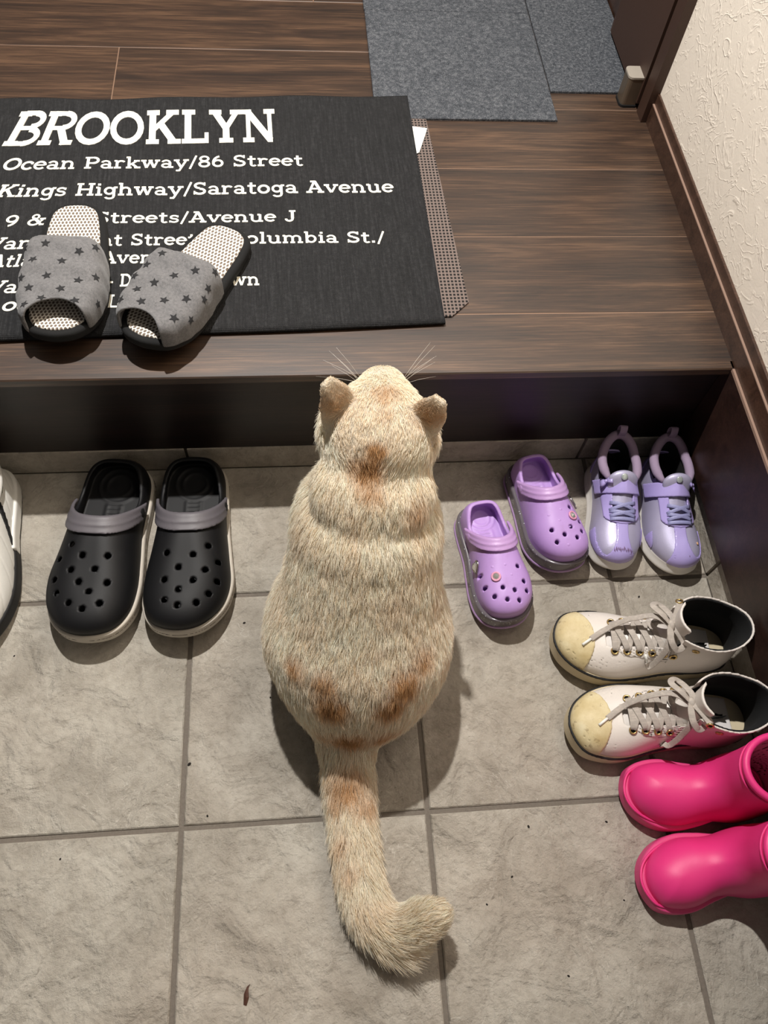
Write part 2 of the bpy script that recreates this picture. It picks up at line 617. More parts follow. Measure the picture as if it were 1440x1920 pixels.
# ------------------------------------------------------------------ tiled entrance floor
floor = MB().box(-1.25, 0.47, -1.25, 0.24, -0.05, -0.0028).build('floor', M['grout'])
tag(floor, 'beige stone tile floor of the entrance with grey grout joints', None, None, 'structure')
cols = [-1.2, -0.9, -0.6, -0.3, 0.0, 0.3, XK + 0.0035]
rows = [-1.2, -0.9, -0.6, -0.3, 0.0, YR + 0.0035]
_cache = {}
def tile_mesh(w, d):
    k = (round(w, 4), round(d, 4))
    if k not in _cache:
        _cache[k] = MB().bevel_box(-w / 2, w / 2, -d / 2, d / 2, -0.012, 0, 0.0016).mesh('tile')
    return _cache[k]
G = 0.0062
for i in range(len(cols) - 1):
    for j in range(len(rows) - 1):
        w, d = cols[i + 1] - cols[i] - G, rows[j + 1] - rows[j] - G
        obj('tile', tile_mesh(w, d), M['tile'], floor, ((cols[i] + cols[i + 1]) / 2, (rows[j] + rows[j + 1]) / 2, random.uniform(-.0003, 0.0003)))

# skirting tiles along the step and along the right wall
sk1 = MB().box(-1.25, 0.47, YR + 0.004, YR + 0.014, -0.01, 0.0535).build('trim_1', M['grout'])
tag(sk1, 'low tile skirting under the wooden step riser', None, None, 'structure')
for i in range(len(cols) - 1):
    a, b = cols[i] + 0.0025 - 0.012, cols[i + 1] - 0.0025 - 0.012
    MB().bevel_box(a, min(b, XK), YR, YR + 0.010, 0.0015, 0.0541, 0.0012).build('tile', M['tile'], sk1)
sk2 = MB().box(XK + 0.004, XK + 0.02, -1.25, YR, -0.01, 0.0745).build('trim_2', M['grout'])
tag(sk2, 'low tile skirting along the right wall', None, None, 'structure')
for j in range(len(rows) - 1):
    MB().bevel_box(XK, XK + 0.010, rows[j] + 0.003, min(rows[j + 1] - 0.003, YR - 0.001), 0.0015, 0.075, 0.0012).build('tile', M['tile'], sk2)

# ------------------------------------------------------------------ raised wooden floor
up = MB().box(-1.25, 0.47, YS + 0.03, 2.2, HS - 0.04, HS - 0.0005).build('floor_upper', M['lit_groove'])
tag(up, 'raised dark walnut plank floor above the tiled entrance', None, None, 'structure')
def plank(x0, x1, y0, y1, name='plank', b=0.0009, z0=HS - 0.012):
    cx, cy = (x0 + x1) / 2, (y0 + y1) / 2
    o = MB().bevel_box(x0 - cx, x1 - cx, y0 - cy, y1 - cy, z0 - HS, 0, b).build(name, M['plank'], up)
    o.location = (cx, cy, HS)
    return o
plank(-1.25, XP + 0.006, YS, P0 - 0.0002, 'front_board', 0.0016)
breaks = {0: [-1.25, XP + .006], 1: [-1.25, -0.62, XP + .006], 2: [-1.25, XP + .006], 3: [-1.25, -0.423, XP + .006], 4: [-1.25, XP + .006],
          5: [-1.25, -0.1, XP + .006], 6: [-1.25, XP + .006], 7: [-1.25, .2, XP + .006], 8: [-1.25, XP + .006], 9: [-1.25, XP + .006]}
for k in range(10):
    e = breaks[k]
    for a, b in zip(e[:-1], e[1:]):
        plank(a + 0.0004, b - 0.0004, P0 + k * PW + 0.00035, P0 + (k + 1) * PW - 0.00035)
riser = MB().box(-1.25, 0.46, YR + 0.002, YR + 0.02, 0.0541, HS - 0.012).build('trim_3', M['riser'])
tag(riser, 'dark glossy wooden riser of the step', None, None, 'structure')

# ------------------------------------------------------------------ right wall, panel, baseboard, door
wall = MB().box(0.4395, 0.60, -1.25, 0.735, 0.10, 2.45).build('wall_right', M['wall'])
tag(wall, 'cream trowelled plaster wall on the right', None, None, 'structure')
wall2 = MB().box(0.452, 0.60, 0.735, 2.2, 0.0, 2.45).build('wall_right_far', M['wall'])
tag(wall2, 'cream wall behind the brown door leaf', None, None, 'structure')
pan = MB().bevel_box(XP - 0.0035, 0.45, -1.25, YR + 0.001, 0.071, HS, 0.0006).build('trim_4', M['panel'])
tag(pan, 'dark brown wooden panel below the baseboard beside the tiles', None, None, 'structure')
bb = empty('baseboard_right', (0, 0, 0), 0, 'brown two-step baseboard along the cream wall', None)
bb['kind'] = 'structure'
MB().bevel_box(0.4335, 0.4405, -1.25, 0.706, HS, 0.2665, 0.0008).build('lower_strip', M['baseboard'], bb)
MB().bevel_box(0.4362, 0.4405, -1.25, 0.706, 0.2645, 0.2835, 0.0008).build('upper_strip', M['baseboard'], bb)
M['line'] = plain('painted_lit_edge', srgb(158, 130, 114), 0.5, 0.1)  # pale colour paints the light falling on narrow ledges
MB().box(0.4332, 0.4364, -1.25, 0.706, 0.2655, 0.2669).build('lit_edge_line', M['line'], bb)  # thin strip coloured as the lit ledge between the two steps
MB().box(XP - 0.0037, XP - 0.0004, -1.25, YS - 0.0005, HS - 0.004, HS + 0.0004).build('lit_edge_line', M['line'], pan)  # thin strip coloured as the lit top edge of the panel
bb2 = MB().bevel_box(0.444, 0.46, 0.95, 2.2, HS, 0.285, 0.001).build('baseboard_far', M['baseboard'])
tag(bb2, 'baseboard beyond the brown door leaf', None, None, 'structure')
cas = MB().bevel_box(0.4245, 0.4405, 0.706, 0.735, HS, 2.1, 0.0012).build('trim_5', M['door'])
tag(cas, 'dark brown vertical door casing at the end of the baseboard', None, None, 'structure')
door = empty('door_1', (0.43, 0.74, HS), 0, 'brown door leaf standing open along the right wall', None)
door['kind'] = 'structure'
MB().bevel_box(-0.008, 0.012, 0.0, 0.20, 0.010, 1.9, 0.001).build('leaf', M['door'], door)
MB().bevel_box(-0.0075, 0.006, 0.20, 0.206, 0.010, 1.9, 0.001).build('edge_strip', M['baseboard'], door)

# door stop on the floor against the casing
M['chrome'] = plain('brushed_nickel', srgb(196, 186, 172), 0.45, 0.05, 50, Metallic=0.35)
M['nickel_dark'] = plain('nickel_side', srgb(128, 114, 98), 0.35, 0.05, 50, Metallic=0.6)
M['black_rubber'] = plain('black_rubber', srgb(16, 15, 15), 0.7, 0.1)
ds = empty('door_stop', (0.4125, 0.762, HS), 0, 'brushed metal magnetic door stop at the foot of the brown door', 'door stop')
def rrect(x0, x1, y0, y1, r, corners=(1, 1, 1, 1), n=5):
    pts = []
    for (cx, cy, a0, on) in ((x1 - r, y0 + r, -90, corners[0]), (x1 - r, y1 - r, 0, corners[1]), (x0 + r, y1 - r, 90, corners[2]), (x0 + r, y0 + r, 180, corners[3])):
        if on:
            for q in np.linspace(a0, a0 + 90, n):
                pts.append((cx + r * math.cos(math.radians(q)), cy + r * math.sin(math.radians(q))))
        else:
            sx, sy = {-90: (1, -1), 0: (1, 1), 90: (-1, 1), 180: (-1, -1)}[a0]
            pts.append((cx + r * sx, cy + r * sy))
    return pts
MB().prism(rrect(-0.0145, 0.0105, -0.017, 0.014, 0.007, (0, 0, 1, 1)), 0.004, 0.0475).build('body', M['nickel_dark'], ds)
MB().prism(rrect(-0.0150, 0.0108, -0.0175, 0.0145, 0.0072, (0, 0, 1, 1)), 0.0475, 0.0505).build('cap', M['chrome'], ds)
MB().prism(rrect(-0.0160, 0.0112, -0.0185, 0.0155, 0.008, (0, 0, 1, 1)), 0.0, 0.004).build('base', M['black_rubber'], ds)
MB().box(0.0110, 0.0125, -0.014, 0.011, 0.036, 0.052).build('mounting_plate', M['nickel_dark'], ds)

# ------------------------------------------------------------------ carpet tiles
def carpet(x0, x1, y0, y1, label):
    cx, cy = (x0 + x1) / 2, (y0 + y1) / 2
    o = MB().bevel_box(x0 - cx, x1 - cx, y0 - cy, y1 - cy, 0, 0.0042, 0.001).build('carpet_tile', M['carpet'])
    o.location = (cx, cy, HS)
    tag(o, label, 'carpet tile', 'grey carpet tiles on the wooden floor')
carpet(-0.011, 0.2845, 0.704, 1.0035, 'grey felt carpet tile nearest the black door mat')
carpet(0.2865, 0.4420, 0.779, 1.078, 'narrow grey felt carpet tile beside the metal door stop')
carpet(-0.012, 0.2845, 1.0050, 1.303, 'grey felt carpet tile farthest back on the left, behind the seam')

# ------------------------------------------------------------------ door mat with lettering
def m_weave(name, c, amt=0.25, sc=900):
    t = NT(name)
    v = t.coord()
    w1 = t.n('ShaderNodeTexWave', wave_type='BANDS', bands_direction='X')
    w2 = t.n('ShaderNodeTexWave', wave_type='BANDS', bands_direction='Y')
    for w in (w1, w2):
        t.put(w.inputs['Vector'], v)
        w.inputs['Scale'].default_value = sc / 6.28
        w.inputs['Distortion'].default_value = 0.6
    h = t.math('MAXIMUM', w1.outputs[1], w2.outputs[1])
    n = t.noise(v, 160, 4, 0.7)
    sl = t.noise(t.coord(scale=(1, 0.06, 1)), 420, 2)
    f = t.math('ADD', t.math('MULTIPLY', n, 0.5), t.math('MULTIPLY', sl, 0.5))
    col = t.ramp(f, (0.36, dim(c, 1 - amt)), (0.52, c), (0.68, dim(c, 1 + 2.2 * amt)))
    return t.done(col, 0.95, t.bump(t.math('ADD', h, t.math('MULTIPLY', n, 1.2)), 0.55, 0.0015), Specular_IOR_Level=0.12)
M['mat'] = m_weave('charcoal_weave', srgb(46, 46, 47))
M['letter'] = plain('cream_print', srgb(246, 242, 226), 0.9, 0.05, 90, 0.3, 700)
M['tagw'] = plain('white_care_label', srgb(240, 240, 234), 0.8, 0.04)

def m_underlay():
    t = NT('brown_lattice_underlay')
    v = t.n('ShaderNodeTexCoord').outputs['Object']
    sp = t.n('ShaderNodeSeparateXYZ')
    t.put(sp.inputs[0], v)
    fx = t.math('FRACT', t.math('MULTIPLY', sp.outputs[0], 1 / 0.0052))
    fy = t.math('FRACT', t.math('MULTIPLY', sp.outputs[1], 1 / 0.0062))
    dx = t.math('ABSOLUTE', t.math('SUBTRACT', fx, 0.5))
    dy = t.math('ABSOLUTE', t.math('SUBTRACT', fy, 0.5))
    inside = t.math('MULTIPLY', t.math('LESS_THAN', dx, 0.30), t.math('LESS_THAN', dy, 0.30))
    col = t.mix(inside, srgb(116, 102, 96), srgb(18, 14, 12))
    hh = t.math('SUBTRACT', 1.0, inside)
    return t.done(col, 0.85, t.bump(hh, 0.8, 0.0015))
M['underlay'] = m_underlay()

und = MB().prism([(-0.80, -0.215), (0.026, -0.215), (0.052, -0.190), (0.0345, 0.235), (-0.80, 0.235)], 0, 0.0026).build('underlay_mat', M['underlay'])
und.location = (0.036, 0.505, HS)
und.rotation_euler = (0, 0, 0.012)
tag(und, 'brown lattice anti-slip underlay showing beside the black mat', 'underlay')

MR = 0.036                       # the mat is turned a little
MO = np.array([0.0485, 0.5145])  # middle of its right edge
mat_o = empty('door_mat', (MO[0], MO[1], HS + 0.0026), MR, 'black woven door mat printed with cream street names', 'door mat')
def mat_z(x, y):
    back = np.exp(-((y - 0.24) / 0.05) ** 2)
    return 0.0062 + 0.0028 * back * (0.5 + 0.5 * np.sin(x * 31 + 0.6)) + 0.0004 * np.sin(x * 23 + y * 9) + 0.0004 * np.sin(y * 40 + x * 4)
def mat_mesh():
    nx, ny = 110, 66
    us, vs = np.linspace(0, 1, nx), np.linspace(0, 1, ny)
    V, F = [], []
    for top in (1, 0):
        for u in us:
            for v in vs:
                y = -0.2395 + 0.479 * v
                xr = 0.0 + 0.0035 * (y / 0.24)
                x = -0.80 + (0.80 + xr) * u
                y += 0.003 * math.sin(u * 9 + 1) * (v - 0.5)
                ed = min(1 - u, v, 1 - v) * 0.48
                z = mat_z(x, y) - 0.0022 * math.exp(-(ed / 0.0025) ** 2) + 0.0008 * math.exp(-((ed - 0.008) / 0.004) ** 2)
                V.append((x, y, z if top else 0.0))
    def id_(t, i, j):
        return t * nx * ny + i * ny + j
    for i in range(nx - 1):
        for j in range(ny - 1):
            F.append((id_(0, i, j), id_(0, i + 1, j), id_(0, i + 1, j + 1), id_(0, i, j + 1)))
            F.append((id_(1, i, j + 1), id_(1, i + 1, j + 1), id_(1, i + 1, j), id_(1, i, j)))
    for i in range(nx - 1):
        F.append((id_(0, i + 1, 0), id_(0, i, 0), id_(1, i, 0), id_(1, i + 1, 0)))
        F.append((id_(0, i, ny - 1), id_(0, i + 1, ny - 1), id_(1, i + 1, ny - 1), id_(1, i, ny - 1)))
    for j in range(ny - 1):
        F.append((id_(0, nx - 1, j), id_(0, nx - 1, j + 1), id_(1, nx - 1, j + 1), id_(1, nx - 1, j)))
        F.append((id_(0, 0, j + 1), id_(0, 0, j), id_(1, 0, j), id_(1, 0, j + 1)))
    return mesh_np('fabric', V, F, True)
obj('fabric', mat_mesh(), M['mat'], mat_o)
MB().add([(-0.004, 0.170, 0.0012), (0.026, 0.164, 0.0009), (0.024, 0.156, 0.0012), (0.006, 0.105, 0.0022), (-0.004, 0.098, 0.003),
          (-0.004, 0.170, 0.0018), (0.026, 0.164, 0.0015), (0.024, 0.156, 0.0018), (0.006, 0.105, 0.0028), (-0.004, 0.098, 0.0036)],
         [(4, 3, 2, 1, 0), (5, 6, 7, 8, 9), (0, 1, 6, 5), (1, 2, 7, 6), (2, 3, 8, 7), (3, 4, 9, 8), (4, 0, 5, 9)]).build('care_label', M['tagw'], mat_o)

# slab-serif glyphs: strokes in units of cap height; each is (advance, [strokes])
# L = line x0 y0 x1 y1 [w]; S = slab bar x0 x1 y; A = arc cx cy rx ry a0 a1 [w]
XH = 0.70
GL = {
 'B': (.98, ['L .20 0 .20 1 .2', 'S .02 .40 .07', 'S .02 .40 .93', 'A .52 .75 .26 .19 -90 90', 'A .55 .27 .30 .21 -90 90', 'L .2 .95 .52 .95 .13', 'L .2 .52 .55 .52 .12', 'L .2 .06 .55 .06 .13']),
 'R': (1.0, ['L .20 0 .20 1 .2', 'S .02 .40 .07', 'S .02 .40 .93', 'A .54 .73 .27 .21 -90 90', 'L .2 .94 .54 .94 .13', 'L .2 .51 .54 .51 .12', 'L .52 .5 .80 .04 .2', 'S .66 1.0 .07']),
 'O': (1.08, ['A .52 .5 .41 .42 0 360 .18']),
 'K': (1.06, ['L .20 0 .20 1 .2', 'S .02 .40 .07', 'S .02 .40 .93', 'L .78 .92 .25 .45 .14', 'L .45 .58 .84 .05 .2', 'S .60 .98 .93', 'S .66 1.05 .07']),
 'L': (.86, ['L .20 0 .20 1 .2', 'S .02 .42 .93', 'S .02 .80 .07', 'L .76 0 .76 .32 .12']),
 'Y': (.98, ['L .16 .93 .48 .45 .19', 'L .82 .93 .50 .45 .15', 'L .49 0 .49 .5 .2', 'S -.02 .36 .93', 'S .62 1.0 .93', 'S .28 .70 .07']),
 'N': (1.06, ['L .19 0 .19 .95 .13', 'L .85 0 .85 1 .13', 'L .17 .95 .85 .06 .2', 'S .02 .36 .07', 'S .0 .30 .93', 'S .68 1.02 .93']),
 'P': (.92, ['L .20 0 .20 1 .17', 'S .02 .42 .07', 'S .02 .40 .93', 'A .50 .70 .28 .235 -90 90', 'L .2 .935 .5 .935 .13', 'L .2 .465 .5 .465 .13']),
 'S': (.84, ['A .40 .73 .27 .20 20 270 .15', 'A .40 .27 .29 .20 -160 90 .16', 'L .68 .72 .68 .98 .10', 'L .10 .02 .10 .30 .10']),
 'H': (1.10, ['L .20 0 .20 1 .17', 'L .84 0 .84 1 .17', 'L .2 .5 .84 .5 .13', 'S .02 .40 .07', 'S .02 .40 .93', 'S .66 1.03 .07', 'S .66 1.03 .93']),
 'A': (1.04, ['L .14 .05 .48 .95 .14', 'L .50 .95 .86 .05 .19', 'L .26 .34 .74 .34 .12', 'S -.03 .34 .07', 'S .64 1.03 .07', 'S .24 .56 .94']),
 'J': (.74, ['L .48 1 .48 .25 .18', 'A .28 .24 .20 .20 180 360 .15', 'S .28 .68 .93']),
 'D': (1.02, ['L .20 0 .20 1 .17', 'S .02 .45 .07', 'S .02 .45 .93', 'A .44 .5 .40 .43 -90 90 .17']),
 'V': (1.0, ['L .16 .95 .48 .05 .18', 'L .84 .95 .52 .05 .14', 'S -.03 .36 .93', 'S .62 1.0 .93']),
 'C': (.96, ['A .50 .5 .39 .42 40 320 .17', 'L .82 .66 .82 .98 .11']),
 'o': (.80, ['A .38 .35 .29 .29 0 360 .16']),
 'c': (.72, ['A .38 .35 .29 .29 35 325 .16', 'L .60 .44 .60 .62 .12']),
 'e': (.76, ['A .38 .35 .29 .29 0 320 .15', 'L .12 .37 .66 .37 .11']),
 'a': (.80, ['A .34 .20 .22 .15 0 360 .13', 'L .57 .05 .57 .46 .16', 'A .34 .44 .23 .20 0 160 .13', 'S .50 .78 .06']),
 'n': (.92, ['L .20 0 .20 .66 .16', 'L .68 0 .68 .42 .16', 'A .44 .41 .24 .22 0 180 .14', 'S .04 .38 .06', 'S .52 .86 .06', 'S .04 .2 .64']),
 'r': (.70, ['L .20 0 .20 .66 .16', 'A .44 .40 .24 .23 40 180 .14', 'S .03 .44 .06', 'S .04 .2 .64']),
 'k': (.90, ['L .20 0 .20 1 .16', 'L .64 .62 .24 .28 .12', 'L .38 .38 .68 .05 .16', 'S .03 .36 .06', 'S .03 .2 .94', 'S .48 .82 .63', 'S .52 .88 .06']),
 'w': (1.14, ['L .15 .64 .34 .03 .16', 'L .34 .03 .56 .64 .12', 'L .56 .64 .78 .03 .16', 'L .78 .03 .97 .64 .12', 'S .0 .32 .64', 'S .44 .68 .64', 'S .82 1.12 .64']),
 'y': (.88, ['L .16 .64 .44 .04 .16', 'L .74 .64 .34 -.24 .13', 'S .0 .34 .64', 'S .56 .90 .64', 'L .14 -.24 .38 -.24 .13']),
 't': (.62, ['L .26 .14 .26 .90 .16', 'A .40 .17 .15 .14 180 330 .13', 'S .05 .54 .63']),
 'i': (.46, ['L .22 0 .22 .66 .16', 'S .04 .42 .06', 'S .05 .22 .64', 'L .22 .80 .22 .96 .17']),
 'g': (.82, ['A .35 .37 .24 .25 0 360 .14', 'L .62 .66 .62 -.08 .15', 'A .38 -.08 .24 .17 200 360 .13', 'S .6 .80 .64']),
 's': (.68, ['A .33 .50 .20 .14 20 270 .13', 'A .33 .21 .22 .15 -160 90 .13', 'L .54 .48 .54 .66 .09', 'L .10 .03 .10 .20 .09']),
 'h': (.92, ['L .20 0 .20 1 .16', 'L .68 0 .68 .42 .16', 'A .44 .41 .24 .22 0 180 .14', 'S .04 .38 .06', 'S .52 .86 .06', 'S .04 .2 .94']),
 'l': (.46, ['L .22 0 .22 1 .16', 'S .04 .42 .06', 'S .05 .22 .94']),
 'u': (.92, ['L .20 .24 .20 .66 .16', 'L .68 0 .68 .66 .16', 'A .44 .25 .24 .21 180 360 .14', 'S .02 .2 .64', 'S .52 .68 .64', 'S .68 .86 .06']),
 'm': (1.30, ['L .20 0 .20 .66 .16', 'L .64 0 .64 .42 .15', 'L 1.08 0 1.08 .42 .15', 'A .42 .41 .22 .22 0 180 .13', 'A .86 .41 .22 .22 0 180 .13', 'S .04 .36 .06', 'S .50 .78 .06', 'S .94 1.26 .06', 'S .04 .2 .64']),
 'b': (.86, ['L .20 0 .20 1 .16', 'A .46 .35 .25 .28 0 360 .14', 'S .04 .2 .94']),
 'v': (.86, ['L .15 .64 .42 .04 .16', 'L .72 .64 .44 .04 .12', 'S .0 .32 .64', 'S .55 .86 .64']),
 'd': (.86, ['L .64 0 .64 1 .16', 'A .38 .35 .25 .28 0 360 .14', 'S .48 .64 .94', 'S .64 .82 .06']),
 '8': (.80, ['A .38 .73 .24 .20 0 360 .14', 'A .38 .27 .28 .22 0 360 .15']),
 '6': (.80, ['A .39 .32 .27 .26 0 360 .15', 'A .56 .40 .44 .52 100 190 .15']),
 '9': (.80, ['A .37 .68 .27 .26 0 360 .15', 'A .20 .60 .44 .52 -80 10 .15']),
 '&': (.98, ['A .40 .76 .17 .17 0 360 .12', 'A .36 .28 .27 .23 0 360 .14', 'L .30 .66 .80 .06 .15', 'L .86 .52 .60 .12 .11', 'S .66 .98 .55', 'S .70 .96 .06']),
 '/': (.56, ['L .08 -.12 .46 1.02 .12']),
 '.': (.36, ['L .16 0 .16 .18 .18']),
 '-': (.56, ['L .08 .36 .48 .36 .13']),
 ' ': (.50, []),
}
def glyph_polys(ch):
    out = []
    for st in GL[ch][1]:
        p = st.split()
        k, v = p[0], [float(q) for q in p[1:]]
        if k == 'L':
            w = v[4] if len(v) > 4 else .16
            a, b = np.array(v[:2]), np.array(v[2:4])
            d = (b - a) / np.linalg.norm(b - a)
            n = np.array([-d[1], d[0]]) * w / 2
            out.append([a - n, b - n, b + n, a + n])
        elif k == 'S':
            x0, x1, y = v
            out.append([np.array(q) for q in ((x0, y - .07), (x1, y - .07), (x1, y + .07), (x0, y + .07))])
        else:
            cx, cy, rx, ry, a0, a1 = v[:6]
            w = v[6] if len(v) > 6 else .16
            m = max(4, int(abs(a1 - a0) / 18))
            A = np.radians(np.linspace(a0, a1, m + 1))
            for q0, q1 in zip(A[:-1], A[1:]):
                out.append([np.array((cx + (rx - w / 2) * math.cos(q0), cy + (ry - w / 2) * math.sin(q0))), np.array((cx + (rx + w / 2) * math.cos(q0), cy + (ry + w / 2) * math.sin(q0))),
                            np.array((cx + (rx + w / 2) * math.cos(q1), cy + (ry + w / 2) * math.sin(q1))), np.array((cx + (rx - w / 2) * math.cos(q1), cy + (ry - w / 2) * math.sin(q1)))])
    return out
def mat_local(x, y):
    d = np.array([x, y]) - MO
    c, s_ = math.cos(MR), math.sin(MR)
    return np.array([c * d[0] + s_ * d[1], -s_ * d[0] + c * d[1]])
def letter(ch, x, y, sx, sy, tilt):
    """x, y on the mat; sx, sy size; tilt follows the skewed weave at the left"""
    ct, sn = math.cos(tilt), math.sin(tilt)
    sh = 0.24 * np.clip((-0.47 - x) / 0.12, 0, 1.1)
    mb = MB()
    for poly in glyph_polys(ch):
        pts = []
        for q in poly:
            u, v = q[0] * sx + sh * q[1] * sy, q[1] * sy
            pts.append((x + ct * u - sn * v, y + sn * u + ct * v))
        ar = sum(a[0] * b[1] - b[0] * a[1] for a, b in zip(pts, pts[1:] + pts[:1]))
        if ar < 0:
            pts = pts[::-1]
        n = len(pts)
        V = [(a, b, mat_z(a, b) + 0.0006) for a, b in pts] + [(a, b, mat_z(a, b) - 0.0012) for a, b in pts]
        mb.add(V, [tuple(range(n))] + [(i + n, (i + 1) % n + n, (i + 1) % n, i) for i in range(n)])
    if mb.v:
        mb.build('letter', M['letter'], mat_o)
def text(s, a, b, cap, fit=True):
    """s from world point a to b (baseline ends), cap height in metres"""
    A, B = mat_local(*a), mat_local(*b)
    L = np.linalg.norm(B - A)
    tilt = math.atan2(B[1] - A[1], B[0] - A[0])
    tot = sum(GL[c][0] for c in s) - 0.06
    sx = L / tot
    x = 0.0
    for c in s:
        p = A + (B - A) * (x / tot)
        letter(c, p[0], p[1], sx, cap, tilt)
        x += GL[c][0]
for _t in (
    ('BROOKLYN', (-0.5657, 0.6197), (-0.1677, 0.6354), 0.0766),
    ('Ocean Parkway/86 Street', (-0.5588, 0.5669), (-0.1279, 0.5813), 0.0255),
    ('Kings Highway/Saratoga Avenue', (-0.5574, 0.5119), (0.0034, 0.5252), 0.0255),
    ('9 &', (-0.5379, 0.4517), (-0.4852, 0.4559), 0.0225),
    ('Streets/Avenue J', (-0.416, 0.4591), (-0.1402, 0.4636), 0.0225),
    ('Van', (-0.5544, 0.4084), (-0.4945, 0.4112), 0.0225),
    ('nt Street', (-0.4065, 0.4149), (-0.2775, 0.4176), 0.0225),
    ('Columbia St./', (-0.2321, 0.419), (-0.0167, 0.4211), 0.0225),
    ('Atlan', (-0.5452, 0.3771), (-0.4737, 0.3796), 0.0225),
    ('Avenue', (-0.3998, 0.3821), (-0.3022, 0.3835), 0.0225),
    ('Van', (-0.5415, 0.331), (-0.4834, 0.3323), 0.0225),
    ('- D', (-0.3889, 0.3407), (-0.3576, 0.3414), 0.0225),
    ('wn', (-0.229, 0.3422), (-0.191, 0.3428), 0.0225),
    ('oo', (-0.517, 0.3007), (-0.4816, 0.3003), 0.0225),
    ('L', (-0.3854, 0.3046), (-0.3707, 0.3044), 0.0225),
):
    text(*_t)

# ------------------------------------------------------------------ footwear: shared
def place(heel, toe):
    d = np.array(toe, float) - np.array(heel, float)
    return float(np.hypot(*d)), math.atan2(d[1], d[0]) - math.pi / 2
def rmax(a, b, r):
    return np.minimum(np.maximum(a, b), -r) + np.sqrt(np.maximum(a + r, 0) ** 2 + np.maximum(b + r, 0) ** 2)
def m_mesh_insole():
    t = NT('white_air_mesh')
    sp = t.n('ShaderNodeSeparateXYZ')
    t.put(sp.inputs[0], t.n('ShaderNodeTexCoord').outputs['Object'])
    ry = t.math('MULTIPLY', sp.outputs[1], 1 / 0.0058)
    row = t.math('FLOOR', ry)
    fy = t.math('SUBTRACT', t.math('FRACT', ry), 0.5)
    off = t.math('MULTIPLY', t.math('MODULO', t.math('ABSOLUTE', row), 2.0), 0.5)
    fx = t.math('SUBTRACT', t.math('FRACT', t.math('ADD', t.math('MULTIPLY', sp.outputs[0], 1 / 0.0048), off)), 0.5)
    q = t.math('ADD', t.math('POWER', t.math('MULTIPLY', fx, 2.9), 2.0), t.math('POWER', t.math('MULTIPLY', fy, 2.1), 2.0))
    hole = t.math('SUBTRACT', 1.0, t.math('SMOOTH_MIN', q, 1.0, 0.4), clamp=True)
    hole = t.math('MULTIPLY', hole, 1.7, clamp=True)
    col = t.mix(hole, srgb(240, 233, 222), srgb(118, 104, 92))
    return t.done(col, 0.9, t.bump(t.math('SUBTRACT', 1.0, hole), 0.9, 0.002))
def m_jersey(name, c):
    t = NT(name)
    v = t.coord()
    a = t.noise(v, 300, 4, 0.7)
    b = t.noise(t.coord(scale=(1, 4, 1)), 700, 2, 0.6)
    f = t.math('ADD', t.math('MULTIPLY', a, 0.5), t.math('MULTIPLY', b, 0.5))
    col = t.ramp(f, (0.36, dim(c, 0.62)), (0.5, c), (0.64, dim(c, 1.4)))
    return t.done(col, 0.95, t.bump(f, 0.5, 0.0015), Sheen_Weight=0.2)
M['insole_mesh'] = m_mesh_insole()
M['jersey'] = m_jersey('grey_jersey', srgb(108, 107, 108))
M['star'] = plain('charcoal_star_print', srgb(38, 38, 40), 0.95, 0.12, 300)
M['slip_black'] = plain('black_binding', srgb(11, 11, 12), 0.9, 0.2, 300, 0.4, 700)

